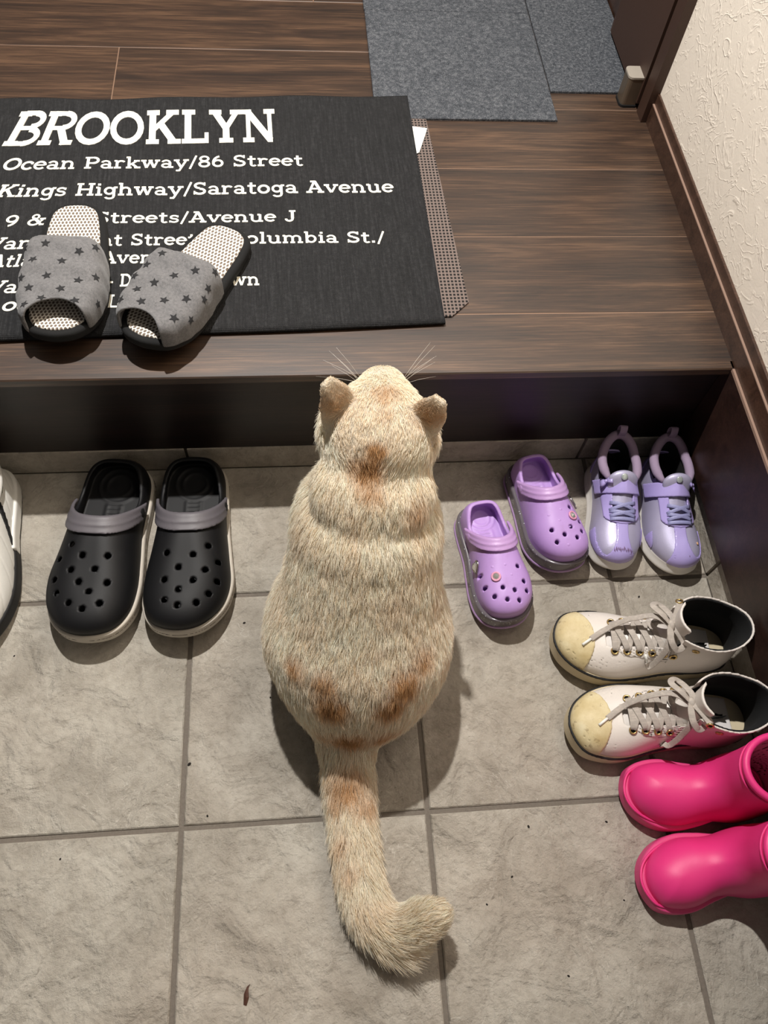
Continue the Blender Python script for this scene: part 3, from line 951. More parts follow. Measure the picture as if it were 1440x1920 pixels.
SLIP = [(0, 0), (.40, .015), (.70, .075), (.82, .20), (.86, .38), (.94, .55), (1.0, .70), (.94, .84), (.70, .945), (.30, .99), (-.05, 1.0),
        (-.45, .975), (-.82, .885), (-.99, .74), (-1.0, .60), (-.92, .42), (-.84, .22), (-.70, .075), (-.40, .015)]
def slipper(heel, toe, side, stars, label, seed):
    L, rz = place(heel, toe)
    W = 0.101
    t = empty('slipper', (heel[0], heel[1], HS + 0.0110), rz, label, 'slipper', 'house slippers on the door mat')
    g = Grid((-0.065, -0.012, -0.003), (0.065, L + 0.012, 0.088), 0.0016)
    X, Y, Z = g.X, g.Y, g.Z
    d2 = g.outline(last(L, W, SLIP, side))
    WARP[0] = spring(L, 0.016, 0.6)
    lift = 0.0
    solid(g, rmax(d2, np.abs(Z - lift - 0.0085) - 0.0085, 0.006), 'sole', M['slip_black'], t)
    solid(g, rmax(d2 + 0.0085, np.abs(Z - lift - 0.0165) - 0.0030, 0.0025), 'insole', M['insole_mesh'], t)
    zt = curve([0, .35, .46, .6, .8, .92, 1], [.060, .062, .061, .058, .051, .048, .046])
    F = g.norm(domefield(d2 - 0.0012, Z, 0.010, zt(Y / L) - 0.010 - 1.2 * X ** 2, 0.030, 4.0))
    ph = 0.9 * np.sin(X * 70 + seed) + 7 * np.abs(X)
    F = F + 0.0012 * np.sin(2 * math.pi * Y / 0.034 + ph) * np.clip((Z - 0.03) / 0.02, 0, 1) + 0.0004 * np.sin(Y * 240 + X * 160 + seed)
    sh = np.maximum(F, -(F + 0.0036))
    rear = 0.112 - 0.05 * (X * side) - Y
    front = Y - (0.213 + 0.028 * np.minimum(1, (np.abs(X) / 0.040)) ** 2 + 0.05 * X * side)
    up_F = np.maximum(rmax(sh, np.maximum(rear, front), 0.0012), 0.010 - Z)
    VQ = skin(g, up_F)
    up_o = obj('upper', mesh_np('upper', *VQ), M['jersey'], t)
    tree = bvh_of(VQ)
    for (sx, sy) in stars:
        c, n = drop(tree, sx, sy)
        a0 = random.uniform(0, 6.28)
        a = np.cross(n, (0, 1.0, 0.2))
        a /= np.linalg.norm(a)
        b = np.cross(n, a)
        V = [c + n * 0.0007]
        for ring in (0.5, 1.0):
            for k in range(10):
                r = (0.0064 if k % 2 == 0 else 0.0028) * ring
                q = a0 + k * math.pi / 5
                p = c + r * (math.cos(q) * a + math.sin(q) * b)
                hit, nn, _, _ = tree.ray_cast(Vector(p + n * 0.02), Vector(-n))
                V.append(np.array(hit) + n * 0.0006 if hit is not None and np.linalg.norm(np.array(hit) - p) < 0.006 else p + n * 0.0004)
        Fc = [(0, 1 + k, 1 + (k + 1) % 10) for k in range(10)]
        Fc += [(1 + k, 11 + k, 11 + (k + 1) % 10, 1 + (k + 1) % 10) for k in range(10)]
        MB().add(V, Fc).build('star', M['star'], up_o, True)
    WARP[0] = None
    return t
slipper((-0.437, 0.480), (-0.429, 0.230), 1, [(0.0156, 0.1266), (-0.0252, 0.1399), (0.0294, 0.1501), (-0.006, 0.1551), (-0.0435, 0.1295), (0.0416, 0.1274), (0.0111, 0.1757), (-0.0262, 0.1841), (-0.0452, 0.1746), (0.0425, 0.1739), (0.0299, 0.1948), (-0.0079, 0.1992), (0.0134, 0.2127), (-0.0258, 0.2182), (-0.0469, 0.2072), (0.0325, 0.2217)],
        'grey star-print slipper lying straight on the mat, left one of the pair', 0.4)
slipper((-0.225, 0.435), (-0.335, 0.222), -1, [(0.0262, 0.1254), (0.0369, 0.1462), (-0.0241, 0.1318), (-0.0418, 0.1169), (-0.0048, 0.1497), (0.0121, 0.1686), (0.0408, 0.168), (0.0261, 0.186), (-0.0480, 0.1567), (-0.051, 0.1416), (-0.0342, 0.1726), (-0.0136, 0.1886), (0.0096, 0.2023), (0.0358, 0.2077), (-0.0363, 0.2057), (-0.0485, 0.1909)],
        'grey star-print slipper turned askew, heel pointing right', 2.1)

# ------------------------------------------------------------------ clogs
def clog(name, heel, toe, W, side, mats, holes, label, group, sole_h=0.022, k=1.0, r_hole=0.0037, plugs=(), platform=False):
    L, rz = place(heel, toe)
    t = empty(name, (heel[0], heel[1], 0), rz, label, 'clog', group)
    zmax = (0.105 if k >= 1 else 0.118)
    g = Grid((-W / 2 - 0.014, -0.014, -0.003), (W / 2 + 0.014, L + 0.014, zmax), 0.0017 if k >= 1 else 0.0014)
    X, Y, Z = g.X, g.Y, g.Z
    d2 = g.outline(last(L, W, CLOG, side))
    y = Y / L
    rise = sole_h - 0.022
    WARP[0] = spring(L, 0.020 if platform else 0.028, 0.5)
    lift = 0.0
    if platform:
        solid(g, rmax(d2 - 0.0018, np.abs(Z - 0.0030) - 0.0030, 0.0022), 'outsole', mats['out'], t)
        solid(g, rmax(d2 - 0.0004, np.abs(Z - 0.016) - 0.0115, 0.003), 'glitter_midsole', mats['sole'], t)
        d2 = d2 + 0.0042
    else:
        solid(g, rmax(d2 - 0.0034, np.abs(Z - sole_h / 2) - sole_h / 2, 0.004), 'sole', mats['sole'], t)
        solid(g, rmax(d2 - 0.0040, np.abs(Z - 0.0125) - 0.0012, 0.0006), 'stripe', mats['stripe'], t)
    zt = curve([0, .25, .42, .55, .7, .85, 1], np.array([.070, .082, .088, .083, .073, .062, .054]) * (1 if k >= 1 else .92) + rise)
    zs = sole_h - 0.004
    R = W * 0.40
    F = g.norm(domefield(d2 + 0.0005, Z, zs + 0.010, zt(y) - zs - 0.010, R, 2.25))
    zf = sole_h + 0.006 + 0.004 * np.clip((0.12 - y) / 0.12, 0, 1)
    q = np.sqrt(X ** 2 + (Y - 0.14 * L) ** 2)
    for rr in (0.012, 0.019):
        zf = zf + 0.0012 * np.exp(-((q - rr * L / 0.19) / 0.0018) ** 2)
    zf = zf + 0.0011 * np.exp(-(((np.abs(X)) - 0.010) / 0.002) ** 2) * (y > .25) + 0.0011 * (y > .26) * np.clip(np.sin(Y * 900), 0, 1) * (np.abs(X) < 0.008)
    cav = np.maximum(F + 0.0052, zf - Z)
    rim = curve([0, .10, .26, .36, .45, .6], np.array([.060, .058, .050, .060, .085, .12]) * (1 if k >= 1 else .95) + rise)
    yo = (0.470 * L - 30 * k * X ** 2 * 0.19 / L)
    cut = np.maximum(np.maximum(rim(y) - Z, -1e3), Y - yo)
    body = np.maximum(F, -cav)
    body = rmax(body, -cut, 0.0022)
    body = np.maximum(body, zs - 0.002 - Z)
    for (hx, hy) in holes:
        hd = np.sqrt((X - hx) ** 2 + (Y - hy) ** 2 * 0.86) - r_hole
        body = np.maximum(body, -np.maximum(hd, sole_h + 0.018 - Z))
    VQ = skin(g, body)
    obj('shell', mesh_np('shell', *VQ), mats['body'], t)
    # strap, folded forward across the instep
    yb = 0.355 * L + 1.05 * (Z - 0.055 - rise)
    w = 0.0124 * (1 if k >= 1 else 0.78)
    u = Y - yb
    ridge = 0.0011 * np.exp(-((u + 0.0005) / 0.0022) ** 2) + 0.0008 * np.clip(-u / w, 0, 1)
    inner = F - 0.0012
    st = rmax(np.maximum(F - 0.0050 - ridge, -inner), np.abs(u) / 1.2 - w, 0.0016)
    st = np.maximum(st, (0.044 + rise) - Z)
    solid(g, st, 'strap', mats['strap'], t)
    tree = bvh_of(VQ)
    for s in (-1, 1):
        hit, nn, _, _ = tree.ray_cast(Vector((s * 0.2, 0.330 * L, 0.049 + rise)), Vector((-s, 0, 0)))
        if hit is not None:
            c = np.array(hit) + np.array([s * 0.0035, 0, 0])
            MB().dome(c, (s, 0, 0.15), 0.0085 * (1 if k >= 1 else 0.85), 0.0030).build('rivet', mats.get('rivet', mats['strap']), t, True)
    for (px, py) in plugs:
        c, n = drop(tree, px, py)
        MB().dome(c - n * 0.0012, n, r_hole * 1.05, 0.0016).build('plug', mats['body'], t, True)
    WARP[0] = None
    return t, tree

def m_soft(name, c, rough=0.55, var=0.07, spots=None, spec=0.45):
    t = NT(name)
    v = t.coord()
    f = t.noise(v, 38, 4, 0.6)
    col = t.mix(f, dim(c, 1 - var), dim(c, 1 + var))
    if spots:
        col = t.mix(t.ramp(t.noise(v, 22, 5, 0.7), (0.56, (0, 0, 0)), (0.72, (0.5, 0.5, 0.5))), col, spots)
    return t.done(col, rough, t.bump(t.noise(v, 900, 2), 0.12, 0.0004), Specular_IOR_Level=spec)
BK = {'body': m_soft('black_foam', srgb(18, 18, 20), 0.56, 0.10, srgb(30, 30, 32), 0.28), 'sole': m_soft('cream_sole', srgb(196, 188, 176), 0.6, 0.1),
      'stripe': m_soft('brown_stripe', srgb(92, 82, 72), 0.6), 'strap': m_soft('grey_foam', srgb(94, 90, 95), 0.5), 'rivet': M['black_rubber']}
BK['body'].name = 'black_foam'
clog('clog', (-0.299, 0.203), (-0.3025, -0.067), 0.1150, 1, BK, [(0.0217, 0.1714), (-0.0126, 0.1757), (-0.0312, 0.1618), (-0.0437, 0.1823), (0.0054, 0.1925), (-0.0289, 0.1961), (0.0225, 0.2086), (-0.0141, 0.2109), (-0.0434, 0.2094), (0.0037, 0.2231), (-0.034, 0.2277), (0.0207, 0.2367), (0.0038, 0.2445), (-0.0194, 0.2408)],
     'black adult clog with grey strap standing closer to the cat', 'black adult clogs')
clog('clog', (-0.403, 0.203), (-0.4325, -0.068), 0.1165, -1, BK, [(0.0257, 0.1577), (0.0089, 0.1727), (-0.0231, 0.1709), (0.0399, 0.1763), (-0.0103, 0.1907), (0.0196, 0.1933), (0.0397, 0.2054), (0.0064, 0.2089), (-0.0286, 0.2072), (0.0321, 0.2244), (-0.0088, 0.2216), (0.0131, 0.2376), (-0.0055, 0.2449), (-0.0249, 0.2358)],
     'black adult clog with grey strap nearer the white leather shoe', 'black adult clogs')

def m_glitter():
    t = NT('clear_glitter_rubber')
    v = t.coord()
    sp = t.voro(v, 420, 'F1', 0)
    rnd = t.voro(v, 420, 'F1', 1)
    sc = t.n('ShaderNodeSeparateColor')
    t.put(sc.inputs[0], rnd)
    on = t.math('MULTIPLY', t.math('GREATER_THAN', sc.outputs[0], 0.90), t.math('LESS_THAN', sp, 0.30))
    col = t.mix(on, srgb(126, 118, 124), srgb(245, 250, 255))
    return t.done(col, 0.16, None, Transmission_Weight=0.35, IOR=1.4)
PU = {'body': m_soft('lilac_foam', srgb(187, 150, 214), 0.46, 0.05, srgb(172, 134, 192)), 'sole': m_glitter(), 'out': m_soft('mauve_outsole', srgb(168, 136, 180), 0.4),
      'strap': m_soft('pale_lilac_strap', srgb(190, 152, 206), 0.42, 0.04)}
M['gem'] = NT('cut_crystal').done(srgb(225, 225, 222), 0.08, None, Metallic=0.75)
M['pink_rim'] = plain('pink_gem_rim', srgb(226, 158, 186), 0.4, 0.05)
M['silver'] = plain('silver_setting', srgb(180, 176, 170), 0.25, 0.05, Metallic=1.0)
def gem_round(parent, tree, x, y, r=0.0056):
    c, n = drop(tree, x, y)
    o = MB().torus(c + n * 0.0012, n, r, 0.0014, 18, 6).build('gem_charm', M['pink_rim'], parent, True)
    MB().dome(c + n * 0.0006, n, r, 0.0034, 8, 2).build('crystal', M['gem'], o)
def gem_heart(parent, c, n, up_v, s=0.0088):
    n = n / np.linalg.norm(n)
    b = np.asarray(up_v, float) - n * (np.asarray(up_v) @ n)
    b /= np.linalg.norm(b)
    a = np.cross(b, n)
    P = []
    for q in np.linspace(0, 2 * math.pi, 28, endpoint=False):
        P.append((16 * math.sin(q) ** 3 / 16, (13 * math.cos(q) - 5 * math.cos(2 * q) - 2 * math.cos(3 * q) - math.cos(4 * q)) / 16))
    P3 = [c + s * (x * a + y * 1.1 * b) for x, y in P]
    o = MB().tube([p + n * 0.0012 for p in P3], 0.0013, 6, closed=True).build('heart_charm', M['silver'], parent, True)
    mb = MB()
    m = len(P)
    V = [p + n * 0.0008 for p in P3] + [c + 0.62 * (p - c) + n * 0.0036 for p in P3]
    mb.add(V, [(i, (i + 1) % m, m + (i + 1) % m, m + i) for i in range(m)] + [tuple(range(m, 2 * m)), tuple(range(m - 1, -1, -1))])
    mb.build('crystal', M['gem'], o)
t, tree = clog('clog', (0.108, 0.115), (0.135, -0.073), 0.086, 1, PU, [(0.0318, 0.1240), (-0.0168, 0.1257), (-0.0204, 0.1467), (0.0310, 0.1433), (0.0108, 0.1509), (-0.0040, 0.157), (-0.0216, 0.1594), (0.0235, 0.1594), (0.0088, 0.1675), (-0.0070, 0.171)],
     'lilac child clog with crystal heart charm, nearest the cat', 'lilac child clogs', 0.030, 0.8, 0.0029, [(-0.0050, 0.1366), (0.0175, 0.1206), (0.0003, 0.1219)], True)
gem_round(t, tree, 0.0160, 0.1352)
c, n = drop(tree, 0.0315, 0.1085)
gem_heart(t, c + n * 0.001, n, (0, -1, 0.1) if False else (0.1, -1, 0))
t, tree = clog('clog', (0.193, 0.190), (0.2275, 0.006), 0.086, -1, PU, [(-0.017, 0.1146), (-0.0259, 0.1368), (0.019, 0.1418), (-0.0082, 0.1437), (-0.0235, 0.1514), (0.0041, 0.1526), (-0.0123, 0.160), (0.0169, 0.1596)],
     'lilac child clog with clear glitter sole, touching the lavender sneaker', 'lilac child clogs', 0.030, 0.8, 0.0029, [(0.017, 0.1208), (-0.0018, 0.1172), (0.0049, 0.1319), (0.0033, 0.1679)], True)
gem_round(t, tree, -0.0159, 0.1285)
hit, nn, _, _ = tree.ray_cast(Vector((-0.2, 0.104, 0.066)), Vector((1, 0, 0)))
gem_heart(t, np.array(hit) + np.array(nn) * 0.001, np.array(nn), (0, -1, 0))

# ------------------------------------------------------------------ lavender velcro sneakers
M['lav'] = m_soft('lavender_patent', srgb(176, 162, 220), 0.22, 0.04)
M['lav_silver'] = plain('silver_lavender_fabric', srgb(182, 177, 204), 0.46, 0.06, 90, 0.2, 900, Metallic=0.28)
M['white_sole'] = m_soft('white_foam_sole', srgb(224, 220, 214), 0.5, 0.05, srgb(190, 182, 170))
M['mauve_lining'] = plain('mauve_lining', srgb(150, 132, 156), 0.9, 0.08, 100, 0.3, 600)
M['lace_lav'] = plain('glitter_lavender_lace', srgb(146, 146, 190), 0.5, 0.2, 500, 0.3, 600)
M['dark_in'] = plain('dark_shoe_interior', srgb(14, 13, 15), 0.95, 0.2)
M['scuff'] = plain('scuffed_patch', srgb(112, 84, 120), 0.7, 0.3, 200)
M['peach'] = plain('peach_chip', srgb(240, 188, 140), 0.6, 0.1)
M['holo'] = plain('pale_green_emblem', srgb(205, 214, 212), 0.25, 0.2, 200, Metallic=0.5)
M['stitch'] = plain('dark_stitching', srgb(92, 84, 110), 0.8, 0.05)

def sneaker(heel, toe, side, label, extra):
    L, rz = place(heel, toe)
    W = 0.077
    t = empty('sneaker', (heel[0], heel[1], 0), rz, label, 'sneaker', 'lavender child sneakers')
    WARP[0] = spring(L, 0.016, 0.5)
    g = Grid((-0.054, -0.012, -0.003), (0.054, L + 0.012, 0.118), 0.0014)
    X, Y, Z = g.X, g.Y, g.Z
    y = Y / L
    d2 = g.outline(last(L, W, SHOE, side))
    ztop = curve([0, .2, .45, .7, 1], [.030, .028, .022, .022, .024])
    flare = 0.0022 * np.cos(Z * 160)
    solid(g, rmax(d2 - 0.0012 - flare, np.maximum(Z - ztop(y), -Z), 0.006), 'sole', M['white_sole'], t)
    zt = curve([0, .15, .32, .45, .58, .72, .86, 1], [.086, .090, .092, .084, .071, .058, .050, .046])
    F = g.norm(domefield(d2 + 0.0015, Z, 0.022, zt(y) - 0.022, 0.036, 2.2))
    yc, rx, ry = 0.225 * L, 0.0225, 0.039
    op = (np.sqrt((X / rx) ** 2 + ((Y - yc) / ry) ** 2) - 1) * rx
    rimz = 0.078 + 0.014 * np.clip((0.10 - y) / 0.10, 0, 1) + 0.002 * np.clip((y - 0.2) / 0.2, 0, 1)
    body = np.maximum(np.maximum(F, Z - rimz - 0.008 * np.clip((y - .36) / .05, 0, 1)), -np.maximum(op, 0.030 - Z))
    throat = np.maximum(np.maximum(np.abs(X) - 0.013, np.abs(Y - 0.50 * L) - 0.105 * L), 0.060 - Z)
    VQ = skin(g, np.maximum(body, -throat * 0 - 1))
    obj('upper', mesh_np('upper', *VQ), M['lav_silver'], t)
    tree = bvh_of(VQ)
    obj('insole', mesh_np('insole', *skin(g, np.maximum(op - 0.001, np.abs(Z - 0.030) - 0.002))), M['dark_in'], t)
    # dark lining of the opening and padded collar
    solid(g, np.maximum(np.maximum(np.abs(op + 0.0006) - 0.0012, Z - rimz + 0.004), 0.030 - Z), 'lining', M['dark_in'], t)
    Wp = WARP[0]
    pts = []
    for q in np.linspace(-0.74 * math.pi, 0.74 * math.pi, 34):
        px, py = (rx + 0.0030) * math.sin(q), yc - (ry + 0.0025) * math.cos(q)
        f = py / L
        pz = 0.078 + 0.017 * np.clip((0.14 - f) / 0.16, 0, 1) + 0.003 * np.clip((f - .25) / .15, 0, 1)
        pts.append((px, py, pz))
    MB().tube(pts, [0.0068] * 30 + [0.0064, 0.0058, 0.0048, 0.003] if False else np.interp(np.arange(len(pts)), [0, 3, len(pts) - 4, len(pts) - 1], [.0035, .0068, .0068, .0035]), 10).build('collar', M['mauve_lining'], t, True)
    # tongue behind the strap
    tp = [(0, .42 * L, .078), (0, .395 * L, .086), (0, .375 * L, .093), (0, .352 * L, .0985)]
    tn = smin(ell(g, (0, .395 * L, .082), (.0215, .0085, .0165), 0, 0.55), ell(g, (0, .43 * L, .068), (.020, .010, .014)), 0.008)
    solid(g, tn, 'tongue', M['lav_silver'], t)
    MB().dome((0.002, .405 * L, .0955), (0, .6, .8), 0.0048, 0.0008).build('emblem', M['holo'], t, True)
    # patent overlays
    ov = np.maximum(F - 0.0013, -(F + 0.0010))
    win = lambda cx, cy, ax, ay: (np.sqrt(((X - cx) / ax) ** 2 + ((Y - cy) / ay) ** 2) - 1) * min(ax, ay)
    wn = np.minimum(win(0.0215, .755 * L, .0125, .036), win(-0.0205, .765 * L, .0125, .032))
    edge = 0.715 * L + 0.10 * L * np.clip((Z - 0.042) / 0.02, 0, 1) - 0.22 * L * np.clip((0.040 - Z) / 0.02, 0, 1)
    solid(g, rmax(np.maximum(ov, 0.020 - Z), np.maximum(0.70 * L - Y, -wn), 0.0006), 'toe_cap', M['lav'], t)
    u_out = (np.sqrt((X / 0.0255) ** 2 + (np.maximum(Y - 0.63 * L, 0) / (0.095 * L)) ** 2) - 1) * 0.0255
    u_in = (np.sqrt((X / 0.0135) ** 2 + (np.maximum(Y - 0.645 * L, 0) / (0.03 * L)) ** 2) - 1) * 0.0135
    ov2 = np.maximum(F - 0.0026, -(F - 0.0002))
    solid(g, rmax(ov2, np.maximum(np.maximum(u_out, -u_in), np.maximum(0.46 * L - Y, 0.045 - Z)), 0.0006), 'eyestay', M['lav'], t)
    # heel counter
    solid(g, np.maximum(np.maximum(ov, 0.024 - Z), np.maximum(Y - 0.14 * L + 0.5 * (Z - 0.03), Z - 0.078)), 'heel_counter', M['lav'], t)
    # strap
    yb = 0.455 * L + 0.50 * (Z - 0.085)
    st = np.maximum(F - 0.0052, -(F - 0.0022))
    solid(g, rmax(st, np.maximum(np.abs(Y - yb) - 0.0122, 0.040 - Z), 0.0007), 'strap', M['lav'], t)
    # laces
    def at(x, yy, lift=0.004):
        c, n = drop(tree, x, yy * L)
        return c + n * lift, n
    for (xa, ya, xb, yb_) in ((-.0165, .685, .0165, .685), (-.0165, .62, .0165, .66), (.0165, .62, -.0165, .66), (-.0155, .555, .0165, .615), (.0155, .555, -.0165, .615)):
        P, N = [], []
        for q in np.linspace(0, 1, 9):
            c, n = at(xa + (xb - xa) * q, ya + (yb_ - ya) * q, 0.0032 + 0.0022 * math.sin(q * math.pi))
            P.append(c)
            N.append(n)
        MB().ribbon(P, N, 0.0050, 0.0018).build('lace', M['lace_lav'], t, True)
    # pull loop
    lp = [(0.0, -0.002, .090), (0.0, -0.006, .104), (0.0, -0.0005, .1135), (0.0, 0.005, .106), (0.0, 0.004, .094)]
    MB().ribbon(spline(lp, 5, False), [(0, math.cos(a), math.sin(a)) for a in np.linspace(math.pi, -0.2, 21)], 0.0105, 0.0016).build('pull_loop', M['mauve_lining'], t, True)
    # bow on the outer end of the strap
    bx = extra['bow']
    hit, nn, _, _ = tree.ray_cast(Vector((bx * 0.3, 0.405 * L, extra['bow_z'])), Vector((-bx, 0, 0)))
    c = np.array(hit) + np.array([bx * 0.0085, -0.001, 0.004])
    n = np.array([bx * 0.8, 0, 0.6])
    a = np.array([0, 1.0, 0])
    b = np.cross(n, a)
    bow = MB()
    ring = [(0.0, .0026), (.5, .0062), (1.0, .0078)]
    for s in (-1, 1):
        V, Fc = [], []
        for (q, hh) in ring:
            for (du, dv) in ((-1, 0.0), (-.5, .9), (.5, .9), (1, 0.0), (.5, -.4), (-.5, -.4)):
                V.append(c + b * (s * q * 0.0105) + a * (du * hh) + n * (dv * 0.0028 * (1 - .4 * q) + 0.001))
        for i in range(2):
            for k in range(6):
                Fc.append((i * 6 + k, i * 6 + (k + 1) % 6, (i + 1) * 6 + (k + 1) % 6, (i + 1) * 6 + k))
        Fc += [tuple(range(12, 18)), tuple(range(5, -1, -1))]
        bow.add(V, Fc)
    bow.dome(c + n * 0.001, n, 0.0034, 0.0034, 10, 3)
    bow.build('bow', M['lav'], t, True)
    for (sx, sy, r, mm, nm) in extra['marks']:
        c, n = drop(tree, sx, sy * L)
        if nm == 'paint_chip':
            MB().dome(c + n * 0.0011, n, r, 0.0005, 7, 2).build(nm, M[mm], t, True)
        else:
            c2, n2 = drop(tree, sx + r * 0.3, sy * L - r * 2)
            MB().tube([c + n * 0.0010, (c + c2) / 2 + n * 0.0012, c2 + n2 * 0.0010], [r * .16, r * .40, r * .12], 5).build(nm, M[mm], t, True)
    WARP[0] = None
    return t
sneaker((0.3235, 0.190), (0.3035, 0.008), 1, 'lavender child sneaker with its bow facing the clogs', {'bow': 1, 'bow_z': .074,
        'marks': [(.012 - .0026 * k_, .945 - .004 * (k_ % 3), .0030 + .0006 * (k_ % 2), 'scuff', 'scuff_mark') for k_ in range(10)]})
sneaker((0.3985, 0.185), (0.3895, -0.003), -1, 'lavender child sneaker with a chipped toe beside the dark wall panel', {'bow': -1, 'bow_z': .074,
        'marks': [(-.024, .83, .0024, 'peach', 'paint_chip'), (-.008, .95, .0022, 'scuff', 'scuff_mark')]})

# ------------------------------------------------------------------ white high-top sneakers
def m_leather(name, c):
    t = NT(name)
    v = t.coord()
    f = t.noise(v, 25, 5, 0.6)
    col = t.mix(f, dim(c, 0.90), dim(c, 1.04))
    cr = t.voro(v, 260, 'DISTANCE_TO_EDGE', 0)
    return t.done(col, 0.42, t.bump(t.math('ADD', t.math('MULTIPLY', cr, 0.6), t.noise(v, 60, 5)), 0.22, 0.0012))
M['leather'] = m_leather('white_leather', srgb(226, 218, 210))
def m_toe():
    t = NT('yellowed_toe_rubber')
    v = t.coord()
    f = t.noise(v, 30, 4, 0.6)
    c = t.ramp(f, (0.3, srgb(196, 176, 128)), (0.55, srgb(216, 200, 158)), (0.75, srgb(228, 218, 186)))
    w = t.noise(v, 75, 8, 0.75)
    c = t.mix(t.ramp(w, (0.57, (0, 0, 0)), (0.66, (0.7, 0.7, 0.7))), c, srgb(122, 96, 60))
    return t.done(c, 0.5, t.bump(w, 0.35, 0.0015))
M['toe_rubber'] = m_toe()
M['foxing'] = m_soft('aged_cream_foxing', srgb(206, 192, 162), 0.6, 0.10, srgb(150, 132, 104))
M['black_line'] = plain('black_foxing_line', srgb(20, 20, 22), 0.6, 0.1)
M['lining_black'] = plain('black_canvas_lining', srgb(13, 14, 16), 0.95, 0.25, 120, 0.4, 800)
M['lace_white'] = m_weave('off_white_lace', srgb(204, 194, 184), 0.10, 3000)
M['brass'] = plain('brass_eyelet', srgb(206, 176, 116), 0.28, 0.06, Metallic=0.85)
M['insole_white'] = m_soft('white_insole', srgb(216, 212, 210), 0.7, 0.04)

def hightop(heel, toe, side, label, seed):
    rnd = random.Random(seed)
    L, rz = place(heel, toe)
    W = 0.097
    t = empty('high_top_sneaker', (heel[0], heel[1], 0), rz, label, 'high-top', 'white high-top sneakers')
    WARP[0] = spring(L, 0.014, 0.6)
    g = Grid((-0.060, -0.012, -0.003), (0.060, L + 0.012, 0.138), 0.0017)
    X, Y, Z = g.X, g.Y, g.Z
    y = Y / L
    d2 = g.outline(last(L, W, SHOE, side))
    solid(g, rmax(d2, np.abs(Z - 0.015) - 0.015, 0.004), 'sole', M['foxing'], t)
    solid(g, rmax(d2 - 0.0009, np.abs(Z - 0.0275) - 0.0018, 0.0008), 'stripe', M['black_line'], t)
    zt = curve([0, .2, .34, .46, .6, .74, .86, 1], [.098, .100, .098, .088, .074, .062, .055, .050])
    dome = g.norm(domefield(d2 + 0.0035, Z, 0.028, zt(y) - 0.028, 0.038, 2.15))
    fl = 1 + 2.6 * np.clip(Z - 0.085, 0, 0.05) * 1.6
    cx = side * 0.002
    col_ = (np.sqrt(((X - cx) / (0.0335 * fl)) ** 2 + ((Y - 0.235 * L) / (0.0535 * (1 + 0.25 * (fl - 1)))) ** 2) - 1) * 0.034
    F = g.norm(smin(dome, col_, 0.014))
    rim = curve([0, .12, .25, .36, .46, .56, 1], [.116, .112, .116, .121, .118, .110, .110])
    shell = np.maximum(np.maximum(F, -(F + 0.0026)), Z - rim(y))
    floor_in = np.maximum(d2 + 0.005, np.abs(Z - 0.024) - 0.004)
    gap = curve([.30, .42, .55, .72, .76, 1], [.026, .021, .0165, .0125, .012, .012])
    thr = rmax(np.maximum(np.abs(X) - gap(y), Y - 0.735 * L), np.maximum(0.30 * L - Y, 0.052 - Z), 0.006)
    VQ = skin(g, np.maximum(np.maximum(shell, -thr), 0.024 - Z))
    obj('upper', mesh_np('upper', *VQ), M['leather'], t)
    tree = bvh_of(VQ)
    lin = np.maximum(np.maximum(np.maximum(F + 0.0022, -(F + 0.0048)), Z - rim(y) + 0.0012), 0.026 - Z)
    solid(g, np.maximum(lin, -(thr - 0.001)), 'lining', M['lining_black'], t)
    solid(g, np.maximum(np.maximum(d2 + 0.009, np.abs(Z - 0.030) - 0.003), 0.10 * L - Y), 'insole', M['insole_white'], t)
    solid(g, np.maximum(d2 + 0.006, np.abs(Z - 0.026) - 0.003), 'sock_liner', M['lining_black'], t)
    tz = np.maximum(F + 0.0062, -(F + 0.0094))
    solid(g, np.maximum(np.maximum(tz, np.abs(X) - 0.025), np.maximum(np.maximum(0.40 * L - Y, Y - 0.77 * L), 0.050 - Z)), 'tongue', M['leather'], t)
    ov = np.maximum(F - 0.0020, -(F + 0.0008))
    capl = 0.795 * L + 9.0 * X ** 2 - Y
    solid(g, rmax(np.maximum(ov, 0.027 - Z), capl, 0.0012), 'toe_cap', M['toe_rubber'], t)
    # vamp and eyestay seams
    ov2 = np.maximum(F - 0.0011, -(F + 0.0006))
    eye = np.maximum(np.abs(X) - gap(y) - 0.0135, gap(y) - np.abs(X))
    solid(g, np.maximum(np.maximum(np.maximum(ov2, eye), np.maximum(Y + 1.2 * np.abs(X) - 0.785 * L, 0.42 * L - Y)), np.maximum(0.045 - Z, Z - rim(y) + 0.0005)), 'eyestay', M['leather'], t)
    # eyelets and laces
    rows_ = [.700, .638, .576, .514, .452, .400]
    ey = {}
    for s in (-1, 1):
        for i, r in enumerate(rows_):
            gx = s * (float(gap(r)) + 0.0066)
            c, n = drop(tree, gx, r * L)
            if i > 3:
                n = n + np.array([s * .5, 0, 0])
                n /= np.linalg.norm(n)
            ey[s, i] = (c, n)
            o = MB().torus(c + n * 0.0014, n, 0.0040, 0.0012, 16, 6).build('eyelet', M['brass'], t, True)
            MB().dome(c + n * 0.0009, n, 0.0031, 0.0003, 10, 1).build('eyelet_hole', M['lining_black'], o, True)
    for s in (-1, 1):
        hit, nn, _, _ = tree.ray_cast(Vector((s * 0.2, 0.33 * L, 0.104)), Vector((-s, 0, 0)))
        if hit is not None:
            n = np.array(nn) * (1 if nn[0] * s > 0 else -1)
            o = MB().torus(np.array(hit) + n * 0.0010, n, 0.0036, 0.0012, 14, 6).build('eyelet', M['brass'], t, True)
            MB().dome(np.array(hit) + n * 0.0004, n, 0.0029, 0.0003, 10, 1).build('eyelet_hole', M['lining_black'], o, True)
